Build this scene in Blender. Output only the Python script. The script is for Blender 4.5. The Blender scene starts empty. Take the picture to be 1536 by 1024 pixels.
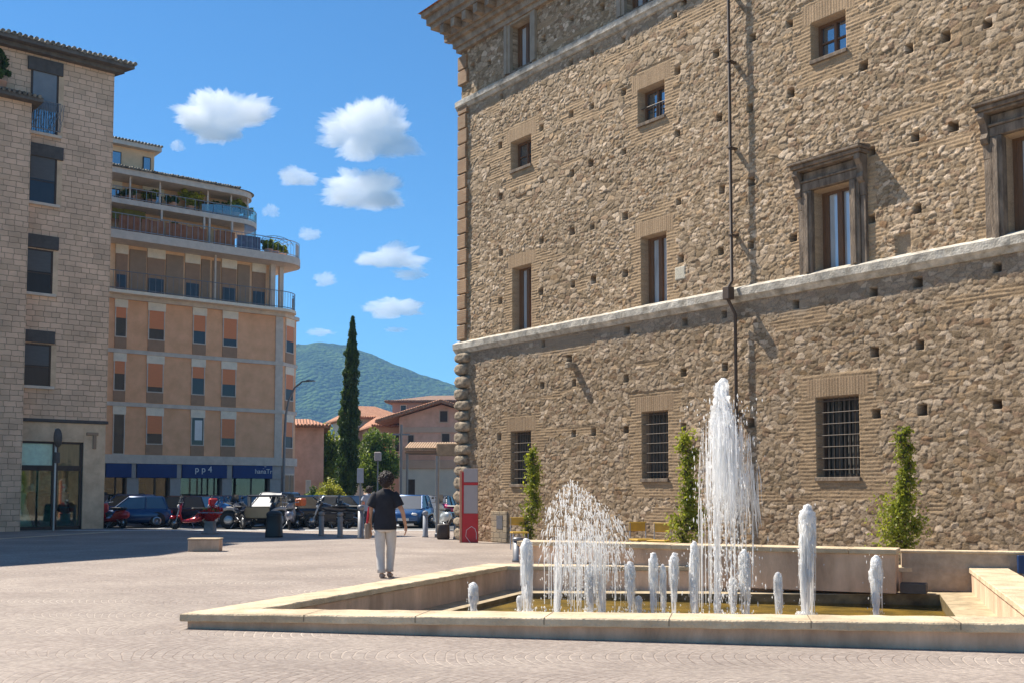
import bpy, math, random
import numpy as np
from mathutils import Vector, Matrix
random.seed(7); rng = np.random.default_rng(11)
S = bpy.context.scene; COL = S.collection
R = math.radians
# ------------------------------------------------------------------ camera
F = 1600.0; PIT = R(3.5); EYE = 1.5; PPY = 735 - F * math.tan(PIT)
cam = bpy.data.cameras.new('camera'); co = bpy.data.objects.new('camera', cam); COL.objects.link(co)
co.location = (0, 0, EYE); co.rotation_euler = (R(90) + PIT, 0, 0)
cam.sensor_width = 36; cam.lens = 36 * F / 1536; cam.shift_y = (PPY - 512) / 1536
cam.clip_start = .1; cam.clip_end = 20000; S.camera = co
# ------------------------------------------------------------------ world, sun, exposure
SUNH = Vector((-.86, .51, 0)).normalized(); ELEV = R(53)
w = bpy.data.worlds.new('World'); S.world = w; w.use_nodes = True
nt = w.node_tree; bg = nt.nodes['Background']
sky = nt.nodes.new('ShaderNodeTexSky'); sky.sky_type = 'NISHITA'; sky.sun_disc = False
sky.sun_elevation = ELEV; sky.sun_rotation = math.atan2(SUNH.x, SUNH.y)
sky.air_density = 1.0; sky.dust_density = 0.0; sky.ozone_density = 10.0; sky.altitude = 300
tn = nt.nodes.new('ShaderNodeVectorMath'); tn.operation = 'MULTIPLY'; tn.inputs[1].default_value = (.62, .96, 1.0)
nt.links.new(sky.outputs[0], tn.inputs[0]); nt.links.new(tn.outputs[0], bg.inputs[0]); bg.inputs[1].default_value = .076
sl = bpy.data.lights.new('sun', 'SUN'); sl.energy = 4.9; sl.angle = R(.5); sl.color = (1, .93, .82)
so = bpy.data.objects.new('sun', sl); COL.objects.link(so)
sd = Vector((SUNH.x * math.cos(ELEV), SUNH.y * math.cos(ELEV), math.sin(ELEV)))
so.rotation_euler = sd.to_track_quat('Z', 'Y').to_euler(); so.location = (-20, 10, 40)
S.view_settings.view_transform = 'Standard'; S.view_settings.look = 'None'
S.view_settings.exposure = 0.9; S.view_settings.gamma = 1
S.render.engine = 'CYCLES'
cy = S.cycles
cy.max_bounces = 24; cy.diffuse_bounces = 7; cy.glossy_bounces = 3; cy.transmission_bounces = 8
cy.transparent_max_bounces = 32; cy.volume_bounces = 24
cy.use_denoising = True
try: cy.denoiser = 'OPENIMAGEDENOISE'
except Exception: pass

# ------------------------------------------------------------------ camera geometry helpers
def ray(x, y):
    a = (x - 768) / F; b = -(y - PPY) / F
    return np.array([a, math.cos(PIT) - b * math.sin(PIT), math.sin(PIT) + b * math.cos(PIT)])
def ong(x, y, z=0.0):
    d = ray(x, y); k = (z - EYE) / d[2]; return Vector((k * d[0], k * d[1], z))
def onpl(x, y, C, d):
    r = ray(x, y); k, t = np.linalg.solve(np.array([[r[0], -d[0]], [r[1], -d[1]]]), np.array([C[0], C[1]]))
    return float(t), float(EYE + k * r[2])
def atd(x, y, D):
    d = ray(x, y); k = D / d[1]; return Vector((k * d[0], D, EYE + k * d[2]))
def gd(px, D): return Vector(((px - 768) / F * D * 1.0, D, 0))

# ------------------------------------------------------------------ mesh builder
class MB:
    def __init__(s): s.v = []; s.f = []; s.m = []; s.s = []
    def add(s, vs, fs, m=0, sm=False):
        n = len(s.v); s.v += [tuple(q) for q in vs]
        s.f += [tuple(i + n for i in q) for q in fs]; s.m += [m] * len(fs); s.s += [sm] * len(fs); return s
    def box(s, x0, x1, y0, y1, z0, z1, m=0):
        v = [(x, y, z) for z in (z0, z1) for y in (y0, y1) for x in (x0, x1)]
        return s.add(v, [(0, 2, 3, 1), (4, 5, 7, 6), (0, 1, 5, 4), (2, 6, 7, 3), (0, 4, 6, 2), (1, 3, 7, 5)], m)
    def bbox(s, x0, x1, y0, y1, z0, z1, b=.01, m=0):  # chamfered box
        c = Vector(((x0 + x1) / 2, (y0 + y1) / 2, (z0 + z1) / 2)); h = Vector(((x1 - x0) / 2, (y1 - y0) / 2, (z1 - z0) / 2))
        vs = []; fs = []; idx = {}
        for sx in (-1, 1):
            for sy in (-1, 1):
                for sz in (-1, 1):
                    for ax in range(3):
                        p = [sx * (h[0] - b), sy * (h[1] - b), sz * (h[2] - b)]; p[ax] = (sx, sy, sz)[ax] * h[ax]
                        idx[(sx, sy, sz, ax)] = len(vs); vs.append((c[0] + p[0], c[1] + p[1], c[2] + p[2]))
        I = idx
        for ax in range(3):
            o = [a for a in range(3) if a != ax]
            for sg in (-1, 1):
                q = []
                for a, bb in ((-1, -1), (1, -1), (1, 1), (-1, 1)):
                    k = [0, 0, 0]; k[ax] = sg; k[o[0]] = a; k[o[1]] = bb; q.append(I[(*k, ax)])
                fs.append(tuple(q))
            for a in (-1, 1):
                for bb in (-1, 1):
                    k1 = [0] * 3; k1[o[0]] = a; k1[o[1]] = bb; k1[ax] = -1; k2 = list(k1); k2[ax] = 1
                    fs.append((I[(*k1, o[0])], I[(*k2, o[0])], I[(*k2, o[1])], I[(*k1, o[1])]))
        for sx in (-1, 1):
            for sy in (-1, 1):
                for sz in (-1, 1): fs.append(tuple(I[(sx, sy, sz, a)] for a in range(3)))
        return s.add(vs, fs, m)
    def prism(s, pts, z0, z1, m=0):   # polygon in xy
        n = len(pts); v = [(p[0], p[1], z0) for p in pts] + [(p[0], p[1], z1) for p in pts]
        return s.add(v, [tuple(range(n - 1, -1, -1)), tuple(range(n, 2 * n))] + [(i, (i + 1) % n, n + (i + 1) % n, n + i) for i in range(n)], m)
    def extr(s, prof, x0, x1, m=0, sm=False):   # profile (y,z) extruded along x
        n = len(prof); v = [(x0, p[0], p[1]) for p in prof] + [(x1, p[0], p[1]) for p in prof]
        return s.add(v, [tuple(range(n)), tuple(range(2 * n - 1, n - 1, -1))] + [(i, n + i, n + (i + 1) % n, (i + 1) % n) for i in range(n)], m, sm)
    def tube(s, pts, r, n=8, m=0, cap=True, sm=True):
        pts = [Vector(p) for p in pts]; k = len(pts)
        if not hasattr(r, '__len__'): r = [r] * k
        vs = []; prev = None
        for i, p in enumerate(pts):
            d = (pts[min(i + 1, k - 1)] - pts[max(i - 1, 0)])
            d = d.normalized() if d.length > 1e-9 else Vector((0, 0, 1))
            if prev is None: a = d.orthogonal().normalized()
            else:
                a = prev - d * prev.dot(d); a = a.normalized() if a.length > 1e-6 else d.orthogonal().normalized()
            prev = a; b = d.cross(a)
            for j in range(n):
                t = 2 * math.pi * j / n; vs.append(p + (a * math.cos(t) + b * math.sin(t)) * r[i])
        fs = [(i * n + j, i * n + (j + 1) % n, (i + 1) * n + (j + 1) % n, (i + 1) * n + j) for i in range(k - 1) for j in range(n)]
        s.add(vs, fs, m, sm)
        if cap: s.add([vs[j] for j in range(n)], [tuple(range(n - 1, -1, -1))], m); s.add([vs[(k - 1) * n + j] for j in range(n)], [tuple(range(n))], m)
        return s
    def lathe(s, prof, c=(0, 0, 0), n=16, m=0, sm=True, ax='z', jit=0):   # prof (r,z)
        vs = []
        for r, z in prof:
            for j in range(n):
                t = 2 * math.pi * j / n; rr = r * (1 + (random.uniform(-jit, jit) if jit else 0)); a, b = rr * math.cos(t), rr * math.sin(t)
                vs.append({'z': (c[0] + a, c[1] + b, c[2] + z), 'y': (c[0] + a, c[1] + z, c[2] + b), 'x': (c[0] + z, c[1] + a, c[2] + b)}[ax])
        k = len(prof)
        fs = [(i * n + j, i * n + (j + 1) % n, (i + 1) * n + (j + 1) % n, (i + 1) * n + j) for i in range(k - 1) for j in range(n)]
        fs += [tuple(range(n - 1, -1, -1)), tuple((k - 1) * n + j for j in range(n))]
        return s.add(vs, fs, m, sm)
    def loft(s, rings, n=16, m=0, sm=True, cap=True, wob=0, p=2.0):  # ring: (center, rx, ry[, xdir, ydir])
        vs = []
        for ri, rg in enumerate(rings):
            c, rx, ry = Vector(rg[0]), rg[1], rg[2]
            X = Vector(rg[3]) if len(rg) > 3 else Vector((1, 0, 0)); Y = Vector(rg[4]) if len(rg) > 4 else Vector((0, 1, 0))
            for j in range(n):
                t = 2 * math.pi * j / n; ct, st = math.cos(t), math.sin(t)
                ct = math.copysign(abs(ct) ** (2 / p), ct); st = math.copysign(abs(st) ** (2 / p), st)
                q = 1 + wob * (math.sin(3 * t + ri * 1.3) * .5 + math.sin(5 * t - ri * 2.1) * .5)
                vs.append(c + X * (rx * ct * q) + Y * (ry * st * q))
        k = len(rings)
        fs = [(i * n + j, i * n + (j + 1) % n, (i + 1) * n + (j + 1) % n, (i + 1) * n + j) for i in range(k - 1) for j in range(n)]
        if cap: fs += [tuple(range(n - 1, -1, -1)), tuple((k - 1) * n + j for j in range(n))]
        return s.add(vs, fs, m, sm)
    def ball(s, c, r, n=10, m=0, sc=(1, 1, 1)):
        k = max(4, n // 2 + 1); prof = []
        vs = [(c[0], c[1], c[2] - r * sc[2])]
        for i in range(1, k):
            a = -math.pi / 2 + math.pi * i / k
            for j in range(n):
                t = 2 * math.pi * j / n
                vs.append((c[0] + r * sc[0] * math.cos(a) * math.cos(t), c[1] + r * sc[1] * math.cos(a) * math.sin(t), c[2] + r * sc[2] * math.sin(a)))
        vs.append((c[0], c[1], c[2] + r * sc[2])); e = len(vs) - 1
        fs = [(0, 1 + (j + 1) % n, 1 + j) for j in range(n)]
        for i in range(k - 2): fs += [(1 + i * n + j, 1 + i * n + (j + 1) % n, 1 + (i + 1) * n + (j + 1) % n, 1 + (i + 1) * n + j) for j in range(n)]
        fs += [(e, 1 + (k - 2) * n + j, 1 + (k - 2) * n + (j + 1) % n) for j in range(n)]
        return s.add(vs, fs, m, True)
    def build(s, name, mats, parent=None, loc=None, rz=None):
        me = bpy.data.meshes.new(name); me.from_pydata(s.v, [], s.f)
        for mm in (mats if isinstance(mats, (list, tuple)) else [mats]): me.materials.append(mm)
        me.polygons.foreach_set('material_index', s.m); me.polygons.foreach_set('use_smooth', s.s)
        me.update(); return link(name, me, parent, loc, rz)
def link(name, me, parent=None, loc=None, rz=None):
    o = bpy.data.objects.new(name, me); COL.objects.link(o)
    if parent: o.parent = parent
    if loc is not None: o.location = loc
    if rz is not None: o.rotation_euler = (0, 0, rz)
    return o
def npmesh(name, V, Q, mats, parent=None, smooth=True, attr=None, loc=None, rz=None):
    me = bpy.data.meshes.new(name); V = np.asarray(V, np.float32); Q = np.asarray(Q, np.int32); k = Q.shape[1]
    me.vertices.add(len(V)); me.vertices.foreach_set('co', V.ravel())
    me.loops.add(Q.size); me.loops.foreach_set('vertex_index', Q.ravel())
    me.polygons.add(len(Q)); me.polygons.foreach_set('loop_start', np.arange(0, Q.size, k, dtype=np.int32))
    me.polygons.foreach_set('loop_total', np.full(len(Q), k, np.int32))
    me.update(calc_edges=True); me.polygons.foreach_set('use_smooth', np.full(len(Q), smooth))
    if attr is not None:
        a = me.color_attributes.new('Col', 'FLOAT_COLOR', 'POINT'); c = np.ones((len(V), 4), np.float32); c[:, :3] = attr
        a.data.foreach_set('color', c.ravel())
    for mm in (mats if isinstance(mats, (list, tuple)) else [mats]): me.materials.append(mm)
    me.validate(); return link(name, me, parent, loc, rz)
def tag(o, label=None, cat=None, group=None, kind=None):
    if label: o['label'] = label
    if cat: o['category'] = cat
    if group: o['group'] = group
    if kind: o['kind'] = kind
    return o
def thing(name, label, cat, loc=(0, 0, 0), rz=0, group=None):
    o = bpy.data.objects.new(name, None); COL.objects.link(o); o.location = loc; o.rotation_euler = (0, 0, rz)
    o.empty_display_size = .3
    return tag(o, label, cat, group)
def dup(o, loc, rz=None, label=None, parent=None):
    c = o.copy(); COL.objects.link(c)
    if parent: c.parent = parent
    else:
        c.location = loc
        if rz is not None: c.rotation_euler = (0, 0, rz)
        if label: c['label'] = label
    for ch in list(o.children): dup(ch, None, parent=c)
    return c

# ------------------------------------------------------------------ noise in numpy
def vnoise(x, y, seed=0):
    r = np.random.default_rng(seed); T = r.random((256, 256))
    xi = np.floor(x).astype(int); yi = np.floor(y).astype(int); fx = x - xi; fy = y - yi
    fx = fx * fx * (3 - 2 * fx); fy = fy * fy * (3 - 2 * fy)
    a = T[xi & 255, yi & 255]; b = T[(xi + 1) & 255, yi & 255]; c = T[xi & 255, (yi + 1) & 255]; d = T[(xi + 1) & 255, (yi + 1) & 255]
    return (a * (1 - fx) + b * fx) * (1 - fy) + (c * (1 - fx) + d * fx) * fy
def fbm(x, y, seed=0, o=4):
    s = 0; a = .5; t = 0
    for i in range(o): s = s + a * vnoise(x * 2 ** i, y * 2 ** i, seed + i); t += a; a *= .5
    return s / t
def voro(U, V, seed=0, jit=.85, cheb=0.0):
    r = np.random.default_rng(seed); TX = r.random((256, 256)); TY = r.random((256, 256))
    ui = np.floor(U).astype(int); vi = np.floor(V).astype(int)
    F1 = np.full(U.shape, 9.); F2 = np.full(U.shape, 9.); ID = np.zeros(U.shape, int); DX = np.zeros(U.shape); DY = np.zeros(U.shape)
    for a in (-1, 0, 1):
        for b in (-1, 0, 1):
            cu = ui + a; cv = vi + b
            dx = cu + .5 + jit * (TX[cu & 255, cv & 255] - .5) - U; dy = cv + .5 + jit * (TY[cu & 255, cv & 255] - .5) - V
            d = np.sqrt(dx * dx + dy * dy)
            if cheb: d = d * (1 - cheb) + np.maximum(abs(dx), abs(dy)) * 1.15 * cheb
            m = d < F1
            F2 = np.where(m, F1, np.minimum(F2, d)); ID = np.where(m, (cu & 255) * 256 + (cv & 255), ID)
            DX = np.where(m, dx, DX); DY = np.where(m, dy, DY); F1 = np.where(m, d, F1)
    return F1, F2, ID, DX, DY
def sstep(a, b, x):
    t = np.clip((x - a) / (b - a), 0, 1); return t * t * (3 - 2 * t)

# ------------------------------------------------------------------ materials
def newmat(name):
    m = bpy.data.materials.new(name); m.use_nodes = True; nt = m.node_tree
    return m, nt, nt.nodes['Principled BSDF'], nt.nodes, nt.links
def lcol(c): return (c[0], c[1], c[2], 1)
def mat(name, col, rough=.8, var=.15, vs=3.0, bump=0, bs=30, metal=0, spec=.5, col2=None, coat=0, stretch=None):
    m, nt, p, N, L = newmat(name)
    p.inputs['Roughness'].default_value = rough; p.inputs['Metallic'].default_value = metal
    p.inputs['Specular IOR Level'].default_value = spec
    if coat: p.inputs['Coat Weight'].default_value = coat; p.inputs['Coat Roughness'].default_value = .05
    tc = N.new('ShaderNodeTexCoord'); vec = tc.outputs['Object']
    if stretch:
        mp = N.new('ShaderNodeMapping'); mp.inputs['Scale'].default_value = stretch; L.new(vec, mp.inputs[0]); vec = mp.outputs[0]
    if var or col2:
        n = N.new('ShaderNodeTexNoise'); n.inputs['Scale'].default_value = vs; n.inputs['Detail'].default_value = 6; n.inputs['Roughness'].default_value = .65
        L.new(vec, n.inputs['Vector']); cr = N.new('ShaderNodeValToRGB'); L.new(n.outputs['Fac'], cr.inputs[0])
        a = [c * (1 - var) for c in col]; b = [min(1, c * (1 + var)) for c in (col2 or col)]
        cr.color_ramp.elements[0].position = .32; cr.color_ramp.elements[1].position = .68
        cr.color_ramp.elements[0].color = lcol(a); cr.color_ramp.elements[1].color = lcol(b)
        L.new(cr.outputs[0], p.inputs['Base Color'])
    else: p.inputs['Base Color'].default_value = lcol(col)
    if bump:
        n2 = N.new('ShaderNodeTexNoise'); n2.inputs['Scale'].default_value = bs; n2.inputs['Detail'].default_value = 5
        L.new(vec, n2.inputs['Vector']); b = N.new('ShaderNodeBump'); b.inputs['Strength'].default_value = bump; b.inputs['Distance'].default_value = .03
        L.new(n2.outputs['Fac'], b.inputs['Height']); L.new(b.outputs[0], p.inputs['Normal'])
    return m
def brickmat(name, c1, c2, mortar, bw, bh, ms=.012, bump=.5, warp=.02, rough=.85, ns=6, dirt=.25, offset=.5, dist=.02):
    m, nt, p, N, L = newmat(name); p.inputs['Roughness'].default_value = rough
    tc = N.new('ShaderNodeTexCoord'); sp = N.new('ShaderNodeSeparateXYZ'); L.new(tc.outputs['Object'], sp.inputs[0])
    ad = N.new('ShaderNodeMath'); ad.operation = 'ADD'; L.new(sp.outputs[0], ad.inputs[0]); L.new(sp.outputs[1], ad.inputs[1])
    cb = N.new('ShaderNodeCombineXYZ'); L.new(ad.outputs[0], cb.inputs[0]); L.new(sp.outputs[2], cb.inputs[1])
    nz = N.new('ShaderNodeTexNoise'); nz.inputs['Scale'].default_value = ns; nz.inputs['Detail'].default_value = 3; L.new(tc.outputs['Object'], nz.inputs['Vector'])
    vm = N.new('ShaderNodeVectorMath'); vm.operation = 'SCALE'; L.new(nz.outputs['Color'], vm.inputs[0]); vm.inputs['Scale'].default_value = warp
    va = N.new('ShaderNodeVectorMath'); L.new(cb.outputs[0], va.inputs[0]); L.new(vm.outputs[0], va.inputs[1])
    b = N.new('ShaderNodeTexBrick'); L.new(va.outputs[0], b.inputs['Vector']); b.inputs['Scale'].default_value = 1
    b.inputs['Brick Width'].default_value = bw; b.inputs['Row Height'].default_value = bh; b.inputs['Mortar Size'].default_value = ms
    b.inputs['Mortar Smooth'].default_value = .4; b.offset = offset; b.squash = .7; b.squash_frequency = 3
    b.inputs['Color1'].default_value = lcol(c1); b.inputs['Color2'].default_value = lcol(c2); b.inputs['Mortar'].default_value = lcol(mortar)
    n = N.new('ShaderNodeTexNoise'); n.inputs['Scale'].default_value = 1.1; n.inputs['Detail'].default_value = 8; L.new(tc.outputs['Object'], n.inputs['Vector'])
    mr = N.new('ShaderNodeMapRange'); mr.inputs['From Min'].default_value = .3; mr.inputs['From Max'].default_value = .7
    mr.inputs['To Min'].default_value = 1 - dirt; mr.inputs['To Max'].default_value = 1 + dirt * .4; L.new(n.outputs['Fac'], mr.inputs[0])
    mx = N.new('ShaderNodeVectorMath'); mx.operation = 'SCALE'; L.new(b.outputs['Color'], mx.inputs[0]); L.new(mr.outputs[0], mx.inputs['Scale'])
    L.new(mx.outputs[0], p.inputs['Base Color'])
    n3 = N.new('ShaderNodeTexNoise'); n3.inputs['Scale'].default_value = 22; n3.inputs['Detail'].default_value = 6; L.new(tc.outputs['Object'], n3.inputs['Vector'])
    s1 = N.new('ShaderNodeMath'); s1.operation = 'MULTIPLY'; L.new(n3.outputs['Fac'], s1.inputs[0]); s1.inputs[1].default_value = .6
    s2 = N.new('ShaderNodeMath'); s2.operation = 'SUBTRACT'; L.new(s1.outputs[0], s2.inputs[0]); L.new(b.outputs['Fac'], s2.inputs[1])
    bp = N.new('ShaderNodeBump'); bp.inputs['Strength'].default_value = bump; bp.inputs['Distance'].default_value = dist
    L.new(s2.outputs[0], bp.inputs['Height']); L.new(bp.outputs[0], p.inputs['Normal'])
    return m
def glassmat(name, col, mix=.25, rough=.03, wob=0):
    m, nt, p, N, L = newmat(name); p.inputs['Base Color'].default_value = lcol(col); p.inputs['Roughness'].default_value = .5
    g = N.new('ShaderNodeBsdfGlossy'); g.inputs['Roughness'].default_value = rough; g.inputs['Color'].default_value = (.9, .95, 1, 1)
    mx = N.new('ShaderNodeMixShader'); mx.inputs[0].default_value = mix
    L.new(p.outputs[0], mx.inputs[1]); L.new(g.outputs[0], mx.inputs[2]); L.new(mx.outputs[0], N['Material Output'].inputs[0])
    n = N.new('ShaderNodeTexNoise'); n.inputs['Scale'].default_value = 1.5; tc = N.new('ShaderNodeTexCoord'); L.new(tc.outputs['Object'], n.inputs['Vector'])
    b = N.new('ShaderNodeBump'); b.inputs['Strength'].default_value = .15; b.inputs['Distance'].default_value = .05; L.new(n.outputs['Fac'], b.inputs['Height']); L.new(b.outputs[0], g.inputs['Normal'])
    cr = N.new('ShaderNodeValToRGB'); n2 = N.new('ShaderNodeTexNoise'); n2.inputs['Scale'].default_value = 2.2
    mp = N.new('ShaderNodeMapping'); mp.inputs['Scale'].default_value = (3, 3, .5); L.new(tc.outputs['Object'], mp.inputs[0]); L.new(mp.outputs[0], n2.inputs['Vector'])
    cr.color_ramp.elements[0].color = lcol([c * .5 for c in col]); cr.color_ramp.elements[1].color = lcol([min(1, c * 1.6) for c in col])
    L.new(n2.outputs['Fac'], cr.inputs[0]); L.new(cr.outputs[0], p.inputs['Base Color'])
    return m
def clearglass(name, tint=(.8, .9, .88), refl=.12):
    m, nt, p, N, L = newmat(name); t = N.new('ShaderNodeBsdfTransparent'); t.inputs[0].default_value = lcol(tint)
    g = N.new('ShaderNodeBsdfGlossy'); g.inputs['Roughness'].default_value = .02
    mx = N.new('ShaderNodeMixShader'); mx.inputs[0].default_value = refl; L.new(t.outputs[0], mx.inputs[1]); L.new(g.outputs[0], mx.inputs[2]); L.new(mx.outputs[0], N['Material Output'].inputs[0])
    return m
def leafmat(name, dark, light, trans=.35):
    m, nt, p, N, L = newmat(name)
    a = N.new('ShaderNodeAttribute'); a.attribute_name = 'Col'
    sp = N.new('ShaderNodeSeparateColor'); L.new(a.outputs['Color'], sp.inputs[0])
    mx = N.new('ShaderNodeMix'); mx.data_type = 'RGBA'; mx.inputs[6].default_value = lcol(dark); mx.inputs[7].default_value = lcol(light); L.new(sp.outputs[0], mx.inputs[0])
    L.new(mx.outputs[2], p.inputs['Base Color']); p.inputs['Roughness'].default_value = .55
    tr = N.new('ShaderNodeBsdfTranslucent'); L.new(mx.outputs[2], tr.inputs[0])
    ms = N.new('ShaderNodeMixShader'); ms.inputs[0].default_value = trans; L.new(p.outputs[0], ms.inputs[1]); L.new(tr.outputs[0], ms.inputs[2]); L.new(ms.outputs[0], N['Material Output'].inputs[0])
    return m
def vcolmat(name, bump=.4, bs=40, rough=.9):
    m, nt, p, N, L = newmat(name); p.inputs['Roughness'].default_value = rough; p.inputs['Specular IOR Level'].default_value = .25
    a = N.new('ShaderNodeAttribute'); a.attribute_name = 'Col'
    tc = N.new('ShaderNodeTexCoord'); n = N.new('ShaderNodeTexNoise'); n.inputs['Scale'].default_value = bs; n.inputs['Detail'].default_value = 4; L.new(tc.outputs['Object'], n.inputs['Vector'])
    mr = N.new('ShaderNodeMapRange'); mr.inputs['From Min'].default_value = .3; mr.inputs['From Max'].default_value = .7; mr.inputs['To Min'].default_value = .8; mr.inputs['To Max'].default_value = 1.2; L.new(n.outputs['Fac'], mr.inputs[0])
    mx = N.new('ShaderNodeVectorMath'); mx.operation = 'SCALE'; L.new(a.outputs['Color'], mx.inputs[0]); L.new(mr.outputs[0], mx.inputs['Scale']); L.new(mx.outputs[0], p.inputs['Base Color'])
    b = N.new('ShaderNodeBump'); b.inputs['Strength'].default_value = bump; b.inputs['Distance'].default_value = .02; L.new(n.outputs['Fac'], b.inputs['Height']); L.new(b.outputs[0], p.inputs['Normal'])
    return m
def tilemat(name, c1, c2):
    m, nt, p, N, L = newmat(name); p.inputs['Roughness'].default_value = .9
    tc = N.new('ShaderNodeTexCoord')
    wv = N.new('ShaderNodeTexWave'); wv.wave_type = 'BANDS'; wv.bands_direction = 'X'; wv.inputs['Scale'].default_value = 1.4; wv.inputs['Distortion'].default_value = .6; wv.inputs['Detail'].default_value = 2
    L.new(tc.outputs['Object'], wv.inputs['Vector'])
    n = N.new('ShaderNodeTexNoise'); n.inputs['Scale'].default_value = 3.5; n.inputs['Detail'].default_value = 6; L.new(tc.outputs['Object'], n.inputs['Vector'])
    cr = N.new('ShaderNodeValToRGB'); cr.color_ramp.elements[0].position = .3; cr.color_ramp.elements[1].position = .7; cr.color_ramp.elements[0].color = lcol(c1); cr.color_ramp.elements[1].color = lcol(c2)
    L.new(n.outputs['Fac'], cr.inputs[0]); L.new(cr.outputs[0], p.inputs['Base Color'])
    ad = N.new('ShaderNodeMath'); ad.operation = 'ADD'; L.new(wv.outputs['Fac'], ad.inputs[0]); L.new(n.outputs['Fac'], ad.inputs[1])
    b = N.new('ShaderNodeBump'); b.inputs['Strength'].default_value = .7; b.inputs['Distance'].default_value = .12; L.new(ad.outputs[0], b.inputs['Height']); L.new(b.outputs[0], p.inputs['Normal'])
    return m
M = {}
M['rubble'] = vcolmat('rubble_stone')
M['ashlar'] = brickmat('ashlar_stone', (.84, .58, .4), (.66, .46, .31), (.36, .25, .17), .44, .21, .009, 1.0, .07, dirt=.22)
M['brick'] = brickmat('thin_brick', (.43, .27, .15), (.36, .2, .1), (.3, .23, .16), .26, .06, .008, .6, .01)
M['sidewall'] = brickmat('rough_wall', (.4, .31, .2), (.32, .25, .17), (.2, .16, .11), .3, .17, .015, .8, .09)
M['travertine'] = mat('travertine', (.33, .29, .23), .8, .25, 4, .5, 25, col2=(.54, .49, .41))
M['quoin'] = mat('weathered_quoin', (.17, .13, .09), .9, .3, 6, .9, 14, col2=(.34, .27, .19))
M['cornice'] = mat('cornice_stone', (.24, .17, .11), .9, .25, 3, .5, 20, col2=(.36, .28, .2))
M['surround'] = mat('carved_surround', (.12, .085, .058), .9, .3, 2.5, .5, 18, col2=(.23, .175, .125), stretch=(3, 3, .8))
M['wood'] = mat('window_wood', (.16, .08, .035), .5, .25, 8, .3, 30, stretch=(6, 6, .6))
M['darkwood'] = mat('dark_wood', (.06, .035, .02), .6, .25, 8)
M['iron'] = mat('iron_bar', (.11, .08, .055), .6, .2, 20)
M['darkiron'] = mat('dark_iron', (.05, .04, .035), .5, .2, 10, metal=.3)
M['glass'] = glassmat('window_glass', (.035, .05, .06), .35)
M['curtain_glass'] = glassmat('curtained_glass', (.45, .48, .5), .2)
M['dark_glass'] = glassmat('dark_glass', (.012, .012, .014), .03)
M['black'] = mat('black_void', (.008, .007, .006), .9, 0)
M['pool_stone'] = mat('pool_stone', (.5, .375, .235), .85, .18, 2.2, .5, 35, col2=(.64, .5, .33))
M['pool_face'] = mat('pool_side_stone', (.5, .325, .21), .85, .2, 2.0, .3, 30, col2=(.64, .44, .3), stretch=(1, 1, .35))
M['pool_wet'] = mat('wet_pool_stone', (.08, .06, .03), .5, .4, 3, .3, 20, col2=(.16, .12, .06))
M['pool_floor'] = mat('pool_floor', (.05, .04, .012), .7, .5, 2.2, .2, 8, col2=(.16, .11, .028))
M['pinkledge'] = mat('pool_ledge', (.33, .26, .16), .6, .2, 4, .2, 20, col2=(.48, .38, .24))
M['awning'] = mat('navy_board', (.003, .035, .16), .6, .1, 3)
M['white'] = mat('white_paint', (.75, .75, .73), .6, .05, 5)
M['pillar'] = mat('grey_pillar', (.42, .38, .35), .8, .12, 3, .2, 20)
M['tanwall'] = mat('tan_facing', (.8, .42, .22), .8, .08, 1.5, .15, 40, col2=(.86, .47, .26))
M['cream'] = mat('cream_band', (.85, .74, .58), .8, .1, 3, .1, 20)
M['greyband'] = mat('grey_band', (.64, .55, .46), .85, .12, 3, .1, 20)
M['shutter'] = mat('roller_shutter', (.74, .25, .1), .6, .1, 30, .0, stretch=(.1, .1, 3))
M['spandrel'] = mat('brown_spandrel', (.36, .21, .12), .6, .12, 3)
M['panel'] = mat('taupe_panel', (.34, .23, .15), .8, .1, 3)
M['creamwall'] = mat('penthouse_wall', (.85, .55, .32), .85, .15, 1.2)
M['rust'] = mat('rust_cloth', (.4, .14, .065), .9, .35, 2.5, col2=(.26, .13, .07))
M['chrome'] = mat('metal_rail', (.35, .36, .38), .35, .05, 5, metal=.8)
M['terra'] = mat('terracotta_plaster', (.7, .36, .23), .9, .14, .8, .1, 10, col2=(.78, .44, .3))
M['peach'] = mat('peach_plaster', (.62, .4, .27), .9, .12, .8)
M['mauve'] = mat('mauve_plaster', (.52, .33, .26), .9, .1, .8)  # one even mauve plaster tone
M['whiteplaster'] = mat('cream_plaster', (.68, .6, .48), .9, .1, .8)
M['roof'] = tilemat('roof_tiles', (.33, .13, .065), (.5, .25, .14))
M['greyroof'] = tilemat('grey_roof_tiles', (.08, .07, .055), (.36, .33, .27))
M['eave'] = mat('eave_wood', (.13, .11, .09), .8, .3, 4, .3, 10)
M['slate'] = mat('grey_lintel', (.085, .075, .068), .8, .18, 5, .2, 20)
M['shopwall'] = mat('shop_stone', (.62, .44, .28), .85, .14, 1.6, .2, 25, col2=(.7, .52, .35))
M['blind'] = mat('window_blind', (.1, .1, .1), .7, .12, 3, stretch=(1, 1, 6))
M['paleblind'] = mat('pale_blind', (.19, .22, .25), .6, .12, 2)
M['greenpanel'] = mat('pale_green_panel', (.6, .82, .66), .4, .15, 4)
M['tyre'] = mat('tyre_rubber', (.018, .018, .018), .85, .1, 10)
M['rim'] = mat('wheel_rim', (.4, .41, .43), .3, 0, metal=.9)
M['steel'] = mat('steel_pole', (.22, .22, .23), .45, .1, 6, metal=.5)
M['bollard'] = mat('grey_bollard', (.25, .22, .2), .7, .2, 9, .2, 30)
M['bronze'] = mat('brown_bin_metal', (.05, .035, .025), .6, .25, 8)
M['blackplastic'] = mat('black_plastic', (.015, .015, .016), .5, .15, 8)
M['red'] = mat('red_paint', (.5, .012, .015), .45, .1, 5)
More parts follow.
